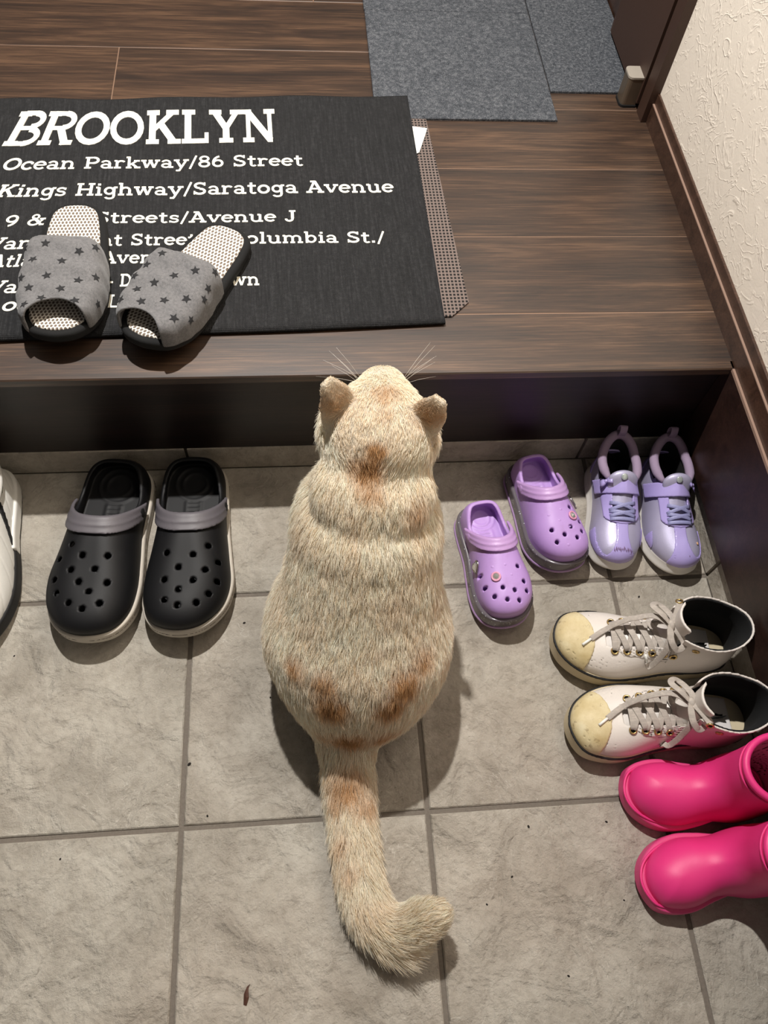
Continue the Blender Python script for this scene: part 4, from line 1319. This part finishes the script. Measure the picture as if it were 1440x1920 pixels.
    def lace(a, b, lift, w=0.0075, mid=None):
        (ca, na), (cb, nb) = a, b
        P = []
        for q in np.linspace(0, 1, 11):
            p = ca * (1 - q) + cb * q
            hh = 0.0022 + lift * math.sin(math.pi * min(1, max(0, q))) ** 0.6
            P.append(p + np.array([0, 0, 1]) * hh)
        MB().ribbon(P, (0, 0.25, 1), w, 0.0016).build('lace', M['lace_white'], t, True)
    lace(ey[-1, 0], ey[1, 0], 0.004)
    for i in range(5):
        lace(ey[-1, i], ey[1, i + 1], 0.0040 + 0.0005 * i)
        lace(ey[1, i], ey[-1, i + 1], 0.0062 + 0.0005 * i)
    k0 = (ey[-1, 5][0] + ey[1, 5][0]) / 2 + np.array([0, 0.012, 0.014])
    MB().tube([k0 + np.array([-0.006, 0, 0]), k0 + np.array([0, 0.001, 0.002]), k0 + np.array([0.006, 0, 0])], [0.0035, 0.0050, 0.0035], 8).build('knot', M['lace_white'], t, True)
    lace(ey[-1, 5], (k0, None), 0.002)
    lace(ey[1, 5], (k0, None), 0.002)
    for s, dy in ((1, .012), (-1, -.004)):
        loop = [k0, k0 + (s * .010, dy * .3 + .007, .007), k0 + (s * .024, dy + .009, .004), k0 + (s * .031, dy, -.004), k0 + (s * .023, dy - .010, -.004), k0 + (s * .009, dy * .2 - .005, .002), k0]
        MB().ribbon(spline(loop, 6, False), (0.5 * s, 0.2, 1), 0.0078, 0.0012).build('lace_loop', M['lace_white'], t, True)
    for s, end in ((1, (-.004, .090, -.026)), (-1, (-.034, .020, -.030))):
        e = np.array(end)
        P = spline([k0, k0 + e * .3 + (s * .016, 0, .008), k0 + e * .7 + (s * .014, 0, .006), k0 + e], 6, False)
        for i_ in range(len(P)):
            f_ = np.clip((i_ / (len(P) - 1) - 0.25) / 0.5, 0, 1)
            sz = drop(tree, P[i_][0], P[i_][1])[0][2] + (0.010 if abs(P[i_][0]) < 0.03 and P[i_][1] < 0.72 * L else 0.0035)
            P[i_][2] = P[i_][2] * (1 - f_) + sz * f_
        o = MB().ribbon(P, (0, 0.1, 1), 0.0070, 0.0015).build('lace_end', M['lace_white'], t, True)
        MB().tube([P[-1], P[-1] + (P[-1] - P[-3]) / np.linalg.norm(P[-1] - P[-3]) * 0.014], 0.0018, 7).build('aglet', M['tagw'], o, True)
    WARP[0] = None
    return t
hightop((0.4255, -0.1205), (0.185, -0.1025), 1, 'white high-top with yellowed toe cap, in front of the lavender sneakers', 1)
hightop((0.4255, -0.2130), (0.185, -0.2085), -1, 'white high-top with yellowed toe cap, right above the pink boot', 2)

# ------------------------------------------------------------------ pink rain boots
M['pink'] = m_soft('pink_rubber', srgb(222, 52, 124), 0.48, 0.03)
M['pink_sole'] = m_soft('pink_sole_rubber', srgb(214, 70, 128), 0.5, 0.03)
M['pink_in'] = plain('pink_boot_lining', srgb(206, 120, 150), 0.8, 0.08)
def boot(heel, toe, side, label, lean):
    L, rz = place(heel, toe)
    W = 0.081
    t = empty('rain_boot', (heel[0], heel[1], 0), rz, label, 'rain boot', 'pink child rain boots')
    WARP[0] = spring(L, 0.006, 0.7)
    g = Grid((-0.056, -0.026, -0.003), (0.056, L + 0.012, 0.172), 0.0018)
    X, Y, Z = g.X, g.Y, g.Z
    y = Y / L
    d2 = g.outline(last(L, W, SHOE, side))
    solid(g, rmax(d2 - 0.0026, np.abs(Z - 0.0125) - 0.0125, 0.004), 'sole', M['pink_sole'], t)
    zt = curve([0, .3, .5, .7, .85, 1], [.085, .085, .074, .066, .061, .056])
    dome = g.norm(domefield(d2 + 0.0025, Z, 0.020, zt(y) - 0.020, 0.038, 2.2))
    yc = 0.235 * L + lean * (Z - 0.05)
    shaft = (np.sqrt((X / (0.0365 + 0.02 * np.clip(Z - 0.08, 0, .1))) ** 2 + ((Y - yc) / (0.0415 + 0.03 * np.clip(Z - .08, 0, .1))) ** 2) - 1) * 0.04
    F = g.norm(smin(dome, shaft, 0.030))
    top = 0.152
    body = np.maximum(np.maximum(F, -np.maximum(F + 0.0036, 0.018 - Z)), np.maximum(Z - top, 0.016 - Z))
    solid(g, body, 'boot_body', M['pink'], t, 3)
    solid(g, np.maximum(np.maximum(F + 0.0034, -(F + 0.0052)), np.maximum(Z - top + 0.010, 0.02 - Z)), 'lining', M['pink_in'], t)
    a_, b_ = 0.0365 + 0.02 * (top - .08), 0.0415 + 0.03 * (top - .08)
    ycc = 0.235 * L + lean * (top - 0.05)
    MB().tube([((a_ - .0015) * math.cos(q), ycc + (b_ - .0015) * math.sin(q), top) for q in np.linspace(0, 2 * math.pi, 48, endpoint=False)], 0.0042, 10, closed=True).build('top_rim', M['pink'], t, True)
    MB().tube([((a_ + .0004) * math.cos(q), ycc - lean * .010 + (b_ + .0004) * math.sin(q), top - .011) for q in np.linspace(0, 2 * math.pi, 48, endpoint=False)], 0.0014, 6, closed=True).build('rib', M['pink'], t, True)
    # welt line round the toe
    P = last(L, W - 0.010, SHOE, side)
    WV = WARP[0]
    MB().tube([(x, yy + 0.003, 0.0262 + float(WV(yy))) for x, yy in P], 0.0017, 6, closed=True).build('welt', M['pink'], t, True)
    WARP[0] = None
    return t
boot((0.4245, -0.2985), (0.2450, -0.3015), 1, 'pink rubber rain boot touching the white high-top', 0.0)
boot((0.4220, -0.3800), (0.2430, -0.3945), -1, 'pink rubber rain boot nearest the viewer, in the corner', 0.0)

# ------------------------------------------------------------------ white leather shoe at the left edge
M['sage'] = plain('sage_lining', srgb(112, 116, 98), 0.95, 0.1, 100, 0.4, 700)
M['white_leather2'] = m_leather('quilted_white_leather', srgb(222, 220, 214))
def trainer(heel, toe, side):
    L, rz = place(heel, toe)
    W = 0.106
    t = empty('leather_trainer', (heel[0], heel[1], 0), rz, 'white leather trainer with a black side stripe at the left edge', 'trainer')
    WARP[0] = spring(L, 0.022, 0.5)
    g = Grid((-0.066, -0.012, -0.003), (0.066, L + 0.012, 0.112), 0.0019)
    X, Y, Z = g.X, g.Y, g.Z
    y = Y / L
    d2 = g.outline(last(L, W, SHOE, side))
    solid(g, rmax(d2, np.abs(Z - 0.012) - 0.012, 0.004), 'sole', M['black_rubber'], t)
    solid(g, rmax(d2 - 0.001, np.maximum(np.abs(Z - 0.018) - 0.012, Y - 0.46 * L), 0.003), 'heel_foxing', M['white_leather2'], t)
    zt = curve([0, .2, .4, .55, .7, .85, 1], [.082, .084, .088, .080, .066, .056, .050])
    F = g.norm(domefield(d2 + 0.003, Z, 0.022, zt(y) - 0.022, 0.044, 2.2))
    Fq = F + 0.0010 * np.exp(-(((Y + 1.1 * Z - 0.1) % 0.034 - 0.017) / 0.0016) ** 2)
    op = (np.sqrt((X / 0.029) ** 2 + ((Y - 0.22 * L) / 0.058) ** 2) - 1) * 0.029
    body = np.maximum(Fq, -np.maximum(op, 0.030 - Z))
    solid(g, np.maximum(body, Z - 0.074 - 0.02 * np.clip((y - .3) / .1, 0, 1)), 'upper', M['white_leather2'], t)
    solid(g, np.maximum(np.maximum(np.abs(op + 0.001) - 0.0022, Z - 0.076), 0.03 - Z), 'lining', M['sage'], t)
    solid(g, np.maximum(np.maximum(F - 0.0016, -(F + 0.0008)), np.maximum(np.abs(Y - 0.33 * L + 1.3 * (Z - 0.05)) - 0.0075, np.maximum(0.024 - Z, Z - 0.074))), 'stripe', M['black_line'], t)
    pts = [((0.031) * math.sin(q), 0.22 * L - 0.060 * math.cos(q), .0745 + .008 * max(0, math.cos(q)) ** 2) for q in np.linspace(0, 2 * math.pi, 40, endpoint=False)]
    MB().tube(pts, 0.006, 10, closed=True).build('collar', M['white_leather2'], t, True)
    WARP[0] = None
trainer((-0.588, 0.200), (-0.580, -0.085), 1)

# ------------------------------------------------------------------ the cat
TAIL = spline([(-0.094, -0.205, 0.062), (-0.097, -0.235, 0.045), (-0.0965, -0.268, 0.031), (-0.095, -0.305, 0.026), (-0.092, -0.345, 0.026), (-0.085, -0.388, 0.026),
               (-0.072, -0.413, 0.027), (-0.050, -0.424, 0.033), (-0.027, -0.420, 0.050), (-0.008, -0.414, 0.068)], 3, False)
TAIL_R = np.interp(np.linspace(0, 1, len(TAIL)), [0, .12, .3, .6, .8, .92, 1], [.034, .025, .019, .0165, .0165, .014, .0115])
EARS = [[(-0.0845, 0.0408, 0.391), (-0.0933, 0.0423, 0.41), (-0.1079, 0.0413, 0.424), (-0.1152, 0.0348, 0.422), (-0.1166, 0.029, 0.395), (-0.1131, 0.0277, 0.36)],
        [(-0.0267, 0.0296, 0.391), (-0.0176, 0.0254, 0.407), (-0.0084, 0.0198, 0.421), (-0.0013, 0.0128, 0.42), (0.002, 0.0145, 0.393), (-0.0043, 0.0142, 0.356)]]
cat = empty('cat', (-0.08, -0.08, 0), 0, 'cream and ginger cat sitting on the tiles, seen from behind', 'cat')
g = Grid((-0.22, -0.47, -0.006), (0.07, 0.125, 0.44), 0.0023)
class Sub:
    """a box of the grid, so that small pieces only cost their own cells"""
    def __init__(s, g, lo, hi):
        s.i = [slice(max(0, int((lo[k] - g.lo[k]) / g.h)), max(1, int((hi[k] - g.lo[k]) / g.h) + 2)) for k in range(3)]
        s.X, s.Y, s.Z = g.X[s.i[0]], g.Y[:, s.i[1]], g.Z[:, :, s.i[2]]
        s.sl = tuple(s.i)
    def full(s, F):
        return np.array(np.broadcast_to(F, (s.X.shape[0], s.Y.shape[1], s.Z.shape[2])))
F = ell(g, (-0.079, -0.108, 0.104), (0.101, 0.122, 0.102))
F = smin(F, ell(g, (-0.131, -0.070, 0.075), (0.052, 0.080, 0.072)), 0.03)
F = smin(F, ell(g, (-0.026, -0.075, 0.075), (0.052, 0.080, 0.072)), 0.03)
F = smin(F, seg_caps(g, (-0.083, -0.125, 0.095), (-0.096, -0.212, 0.045), 0.090, 0.036), 0.03)
F = smin(F, seg_caps(g, (-0.079, -0.108, 0.145), (-0.071, -0.043, 0.248), 0.096, 0.078), 0.04)
F = smin(F, ell(g, (-0.069, -0.008, 0.230), (0.074, 0.070, 0.080)), 0.03)
F = smin(F, ell(g, (-0.067, 0.035, 0.190), (0.058, 0.055, 0.085)), 0.03)
F = smin(F, ell(g, (-0.0655, -0.019, 0.314), (0.0610, 0.058, 0.043), 0, 0.35), 0.008)
head = ell(g, (-0.0585, 0.028, 0.355), (0.0530, 0.054, 0.046), -0.15)
head = smin(head, ell(g, (-0.088, 0.040, 0.335), (0.028, 0.032, 0.030)), 0.02)
head = smin(head, ell(g, (-0.028, 0.030, 0.335), (0.028, 0.032, 0.030)), 0.02)
head = smin(head, ell(g, (-0.0515, 0.079, 0.352), (0.027, 0.030, 0.024), -0.15), 0.022)
F = smin(F, head, 0.016)
for s in (-1, 1):
    F = smin(F, seg_caps(g, (-0.068 + s * 0.040, 0.052, 0.17), (-0.066 + s * 0.036, 0.066, 0.022), 0.034, 0.020), 0.02)
    F = smin(F, ell(g, (-0.066 + s * 0.037, 0.078, 0.017), (0.022, 0.030, 0.017)), 0.012)
    F = smin(F, ell(g, (-0.076 + s * 0.072, 0.012, 0.019), (0.024, 0.052, 0.019)), 0.014)
for i in range(len(TAIL) - 1):
    pad = 0.05
    sb = Sub(g, np.minimum(TAIL[i], TAIL[i + 1]) - pad, np.maximum(TAIL[i], TAIL[i + 1]) + pad)
    F[sb.sl] = smin(F[sb.sl], seg_caps(sb, TAIL[i], TAIL[i + 1], TAIL_R[i], TAIL_R[i + 1]), 0.010)
EMID = [np.mean(np.array(q), 0) + np.array([0.0, -0.007, 0.002]) for q in EARS]
for q, m in zip(EARS, EMID):
    q = np.array(q)
    sb = Sub(g, q.min(0) - 0.025, q.max(0) + 0.02)
    e = None
    for i in range(len(q) - 1):
        d = tri_dist(sb, m, q[i], q[i + 1])
        e = d if e is None else np.minimum(e, d)
    e = np.minimum(e, tri_dist(sb, m, q[0], q[-1])) - 0.0026
    F[sb.sl] = smin(F[sb.sl], e, 0.007)
F = np.maximum(F, 0.001 - g.Z)
CV, CQ = skin(g, F, 3)
OFF = np.array([-0.08, -0.08, 0.0])

def vnoise(P, scale, seed=0):
    q = P * scale
    i = np.floor(q).astype(np.int64)
    f = q - i
    f = f * f * (3 - 2 * f)
    def hsh(a):
        n = (a[:, 0] * 73856093) ^ (a[:, 1] * 19349663) ^ (a[:, 2] * 83492791) ^ (seed * 2654435761)
        n = (n ^ (n >> 13)) * 1274126177
        return ((n ^ (n >> 16)) & 0xFFFF) / 65535.0
    out = np.zeros(len(P))
    for dx in (0, 1):
        for dy in (0, 1):
            for dz in (0, 1):
                w = (f[:, 0] if dx else 1 - f[:, 0]) * (f[:, 1] if dy else 1 - f[:, 1]) * (f[:, 2] if dz else 1 - f[:, 2])
                out += w * hsh(i + np.array([dx, dy, dz]))
    return out

# ginger patches in the coat: centre, radius, strength, tone
PATCH = [
    ((-0.0743, -0.0336, 0.370), 0.015, 1.0), ((-0.0895, -0.0257, 0.368), 0.011, 0.6), ((-0.0696, -0.0489, 0.360), 0.011, 1.05), ((-0.066, -0.018, 0.382), 0.010, 0.7),
    ((-0.0130, -0.0643, 0.335), 0.018, 0.62), ((-0.0392, -0.0776, 0.345), 0.014, 0.45), ((-0.0608, -0.0855, 0.345), 0.012, 0.35), ((-0.118, -0.0932, 0.33), 0.012, 0.35),
    ((-0.0543, 0.0399, 0.400), 0.015, 0.34), ((-0.0575, 0.0139, 0.405), 0.012, 0.25), ((-0.105, 0.035, 0.400), 0.020, 0.42), ((-0.010, 0.016, 0.400), 0.020, 0.42),
    ((-0.1176, -0.1519, 0.280), 0.024, 0.38), ((-0.0782, -0.1547, 0.290), 0.018, 0.28), ((-0.0393, -0.1509, 0.275), 0.026, 0.32), ((-0.145, -0.13, 0.27), 0.012, 0.3),
    ((-0.1277, -0.1937, 0.200), 0.016, 0.85), ((-0.1169, -0.2095, 0.170), 0.017, 0.95), ((-0.1187, -0.1815, 0.225), 0.011, 0.6), ((-0.1588, -0.1687, 0.190), 0.014, 0.6),
    ((-0.0327, -0.1960, 0.190), 0.018, 0.80), ((-0.0109, -0.1705, 0.200), 0.017, 0.55), ((-0.0500, -0.2132, 0.170), 0.016, 0.75),
    ((-0.0964, -0.2351, 0.110), 0.020, 0.85), ((-0.0561, -0.2284, 0.110), 0.018, 0.5), ((-0.1297, -0.2281, 0.100), 0.014, 0.5),
    ((-0.1002, -0.2706, 0.060), 0.020, 0.50), ((-0.0756, -0.2886, 0.050), 0.015, 0.45), ((-0.1164, -0.2861, 0.050), 0.012, 0.4), ((-0.108, -0.330, 0.045), 0.012, 0.28), ((-0.10, -0.36, 0.045), 0.014, 0.2),
]
CREAM, GING, BRWN = np.array(srgb(255, 248, 232)[:3]), np.array(srgb(216, 176, 130)[:3]), np.array(srgb(158, 112, 70)[:3])
def coat(P):
    Pn = P + 0.006 * np.stack([vnoise(P, 90, k) - 0.5 for k in (1, 2, 3)], 1)
    a = np.zeros(len(P))
    for c, r, s in PATCH:
        a = np.maximum(a, s * np.exp(-((Pn - np.array(c)) ** 2).sum(1) / (r * r) * 0.9))
    a = np.clip(a * (0.75 + 0.5 * vnoise(P, 260, 9)), 0, 1.1)
    a = np.maximum(a, 0.12 * vnoise(P, 45, 5))
    t1, t2 = np.clip(a / 0.5, 0, 1)[:, None], np.clip((a - 0.5) / 0.5, 0, 1)[:, None]
    return (CREAM * (1 - t1) + GING * t1) * (1 - t2) + BRWN * t2

me = mesh_np('cat_body', CV - OFF, CQ)
at_ = me.color_attributes.new('coat', 'FLOAT_COLOR', 'POINT')
at_.data.foreach_set('color', np.concatenate([coat(CV) * 0.8, np.ones((len(CV), 1))], 1).astype(np.float32).ravel())
def m_fur(name, attr):
    t = NT(name)
    n = t.n('ShaderNodeAttribute', attribute_name=attr)
    t.done(n.outputs['Color'], 0.55, None, Specular_IOR_Level=0.25)
    tr = t.n('ShaderNodeBsdfTranslucent')
    t.put(tr.inputs[0], n.outputs['Color'])
    mx = t.n('ShaderNodeMixShader')
    mx.inputs[0].default_value = 0.38
    t.t.links.new(t.b.outputs[0], mx.inputs[1])
    t.t.links.new(tr.outputs[0], mx.inputs[2])
    t.t.links.new(mx.outputs[0], t.t.nodes['Material Output'].inputs[0])
    return t.m
obj('body', me, m_fur('cat_skin', 'coat'), cat)
NV = np.empty(len(CV) * 3, np.float32)
me.vertices.foreach_get('normal', NV)
NV = NV.reshape(-1, 3)

# fur: one strand object
NH = 230000
T = np.concatenate([CQ[:, [0, 1, 2]], CQ[:, [0, 2, 3]]])
A, B, C_ = CV[T[:, 0]], CV[T[:, 1]], CV[T[:, 2]]
ar = np.linalg.norm(np.cross(B - A, C_ - A), axis=1)
pick = RNG.choice(len(T), NH, p=ar / ar.sum())
u, v = RNG.random(NH), RNG.random(NH)
fl = u + v > 1
u[fl], v[fl] = 1 - u[fl], 1 - v[fl]
bw = np.stack([1 - u - v, u, v], 1)
P = sum(CV[T[pick, k]] * bw[:, k:k + 1] for k in range(3))
N = sum(NV[T[pick, k]] * bw[:, k:k + 1] for k in range(3))
N /= np.linalg.norm(N, axis=1)[:, None] + 1e-9
ok = P[:, 2] > 0.006
P, N = P[ok], N[ok]
def unit(a):
    return a / (np.linalg.norm(a, axis=1)[:, None] + 1e-9)
nose = np.array([-0.050, 0.110, 0.360])
flow = unit(np.array([-0.096, -0.27, 0.0]) - P)
hd = np.clip((P[:, 2] - 0.325) / 0.03, 0, 1)[:, None] * (P[:, 1] > -0.03)[:, None]
flow = unit(flow * (1 - hd) + unit(P - nose) * hd)
# tail: along the tail
D = np.linalg.norm(P[:, None, :] - TAIL[None, :, :], axis=2)
near = D.argmin(1)
tt = np.gradient(TAIL, axis=0)
tt = tt / np.linalg.norm(tt, axis=1)[:, None]
on_tail = np.clip((near - 2) / 4.0, 0, 1) * (P[:, 1] < -0.215)
flow = unit(flow * (1 - on_tail)[:, None] + tt[near] * on_tail[:, None])
# ears: towards the tip, very short
ear = np.zeros(len(P))
for q, m in zip(EARS, EMID):
    q = np.array(q)
    S = []
    for i in range(len(q) - 1):
        for a_ in np.linspace(0.15, 1, 6):
            for b_ in np.linspace(0, 1, 5):
                S.append(m * (1 - a_) + (q[i] * (1 - b_) + q[i + 1] * b_) * a_)
    S = np.array(S)
    can = np.nonzero(P[:, 2] > 0.352)[0]
    e = can[(np.linalg.norm(P[can][:, None] - S[None], axis=2).min(1) < 0.0060)]
    flow[e] = unit(q[2][None] - P[e])
    ear[e] = 1
flow = flow - N * (flow * N).sum(1)[:, None]
flow = unit(flow)
side = np.cross(N, flow)
wob = (vnoise(P, 140, 11) - 0.5) * 0.9 + (vnoise(P, 420, 12) - 0.5) * 0.9 + RNG.normal(0, 0.14, len(P))
lift = 0.26 + (vnoise(P, 200, 13) - 0.5) * 0.35 + RNG.normal(0, 0.08, len(P))
lift = np.clip(lift + 0.20 * on_tail, 0.05, 0.9)
d0 = unit(flow + side * wob[:, None] * 0.55 + N * (lift + 0.25)[:, None])
d1 = unit(flow + side * wob[:, None] * 0.9 + N * (lift - 0.18)[:, None])
ln = 0.0145 * (0.75 + 0.5 * RNG.random(len(P)))
ln *= 1 - 0.50 * np.clip((P[:, 2] - 0.35) / 0.03, 0, 1)
ln = np.where(on_tail > 0.3, 0.021 * (0.7 + 0.6 * RNG.random(len(P))), ln)
tipf = np.clip((near - (len(TAIL) - 8)) / 6.0, 0, 1) * (on_tail > 0.3)
ln *= 1 - 0.55 * tipf
bend = np.exp(-((P - np.array([-0.055, -0.440, 0.02])) ** 2).sum(1) / 0.028 ** 2) * (P[:, 2] < 0.035)
ln *= 1 + 0.7 * bend
ln = np.where(ear > 0, 0.0030, ln)
ln = np.where((P[:, 1] > 0.085) & (P[:, 2] > 0.3), 0.004, ln)
L_ = ln[:, None]
K = np.stack([P - N * 0.0006, P + d0 * L_ * 0.35, P + d0 * L_ * 0.5 + d1 * L_ * 0.22, P + d0 * L_ * 0.5 + d1 * L_ * 0.55], 1) - OFF
K[:, :, 2] = np.maximum(K[:, :, 2], 0.0015)
hc = bpy.data.hair_curves.new('fur')
hc.add_curves([4] * len(P))
hc.attributes['position'].data.foreach_set('vector', K.astype(np.float32).ravel())
ra = hc.attributes.get('radius') or hc.attributes.new('radius', 'FLOAT', 'POINT')
ra.data.foreach_set('value', np.tile(np.array([0.00021, 0.00020, 0.00014, 0.00004], np.float32), len(P)))
cc = coat(P + flow * 0.004)
cc = cc * (0.90 + 0.2 * RNG.random(len(P)))[:, None]
cc = cc * np.where(RNG.random(len(P)) < 0.22, 0.80, 1.0)[:, None] ** np.array([0.7, 1.2, 1.9])
ca = hc.attributes.new('coat', 'FLOAT_COLOR', 'CURVE')
ca.data.foreach_set('color', np.concatenate([np.clip(cc, 0, 0.97), np.ones((len(P), 1))], 1).astype(np.float32).ravel())
fur = bpy.data.objects.new('fur', hc)
COL.objects.link(fur)
fur.parent = cat
hc.materials.append(m_fur('cat_fur', 'coat'))
fur['kind'] = 'stuff'

# face, hidden from behind
M['eye'] = plain('amber_eye', srgb(190, 140, 60), 0.1, 0.1)
M['nose'] = plain('pink_nose', srgb(214, 150, 140), 0.5, 0.05)
cat_tree = bvh_of((CV, CQ))
for (dx, nm, mm, zz, r) in ((-0.024, 'eye', 'eye', 0.346, 0.0070), (0.022, 'eye', 'eye', 0.346, 0.0070), (0.0, 'nose', 'nose', 0.346, 0.0050)):
    hit, nn, _, _ = cat_tree.ray_cast(Vector((-0.0515 + dx, 0.3, zz)), Vector((0, -1, 0)))
    MB().dome(np.array(hit) - OFF, np.array(nn), r, 0.0022, 12, 4).build(nm, M[mm], cat, True)

# whiskers
M['whisker'] = plain('white_whisker', srgb(240, 234, 222), 0.4, 0.02)
rw = random.Random(3)
for s in (-1, 1):
    for i in range(6):
        a = np.array([-0.051 + s * 0.021, 0.088, 0.353 + 0.004 * (i % 3)])
        d = np.array([s * rw.uniform(.25, .9), rw.uniform(.15, .75), rw.uniform(-.1, .45)])
        d /= np.linalg.norm(d)
        ln_ = rw.uniform(.035, .055)
        MB().tube([a - OFF, a + d * ln_ * .5 + (0, 0, .003) - OFF, a + d * ln_ + (0, 0, .002) - OFF], [.00014, .00010, .00005], 5).build('whisker', M['whisker'], cat, True)

# ------------------------------------------------------------------ bits of dirt on the tiles
M['crumb'] = plain('dark_crumb', srgb(30, 24, 20), 0.9, 0.2)
M['leaf'] = plain('dry_leaf', srgb(74, 44, 30), 0.7, 0.3, 200)
CR_LABELS = ['largest dark crumb, beside the grout joint left of the cat',
    'dark crumb between the black clogs and the cat',
    'tiny crumb just above the tile crossing left of the tail',
    'lone tiny crumb on the lower left tile',
    'crumb on the big tile right of the tail, nearest its upper joint',
    'crumb just left of the upper pink boot',
    'crumb on the tile between the tail tip and the lower pink boot',
    'crumb nearest the bottom edge of the picture, right of the tail',
    'tiny crumb between the lavender sneakers and the white high-tops',
    'crumb just right of the curled tail tip',
    'crumb on the tiles below the white trainer',
    'tiny crumb by the left hip of the cat',
    'crumb just left of the lower pink boot']
for lab_, (x, y, r) in zip(CR_LABELS, ((-0.2937, -0.2255, 0.0028), (-0.2283, -0.0418, 0.0022), (-0.2691, -0.2879, 0.0018), (-0.4379, -0.3248, 0.0016), (0.1237, -0.3253, 0.0022), (0.223, -0.3261, 0.002), (0.0946, -0.3797, 0.0018), (0.1443, -0.486, 0.0018), (0.3349, -0.0289, 0.002), (0.0602, -0.4071, 0.0016), (-0.5273, -0.0735, 0.0016), (-0.193, -0.1469, 0.0015), (0.226, -0.4141, 0.0015))):
    o = MB().dome((0, 0, 0), (0, 0, 1), r, r * 0.7, 6, 2).build('crumb', M['crumb'])
    o.location = (x, y, 0.0002)
    o.rotation_euler = (0, 0, x * 40)
    o.scale = (1, 0.7, 1)
    tag(o, lab_, 'crumb', 'crumbs scattered on the tiles')
lf = MB().add([(-.0025, -.009, .0002), (.001, -.010, .0008), (.0035, -.002, .0020), (.0028, .006, .0012), (.0048, .0105, .0006), (.0010, .008, .0003), (-.0022, .001, .0004), (0.0006, -.002, .0030)],
              [(0, 1, 7), (1, 2, 7), (2, 3, 7), (3, 5, 7), (3, 4, 5), (5, 6, 7), (6, 0, 7)]).build('leaf_scrap', M['leaf'])
lf.location = (-0.2204, -0.4772, 0.0003)
tag(lf, 'curled scrap of dry brown leaf on the front tile', 'leaf')
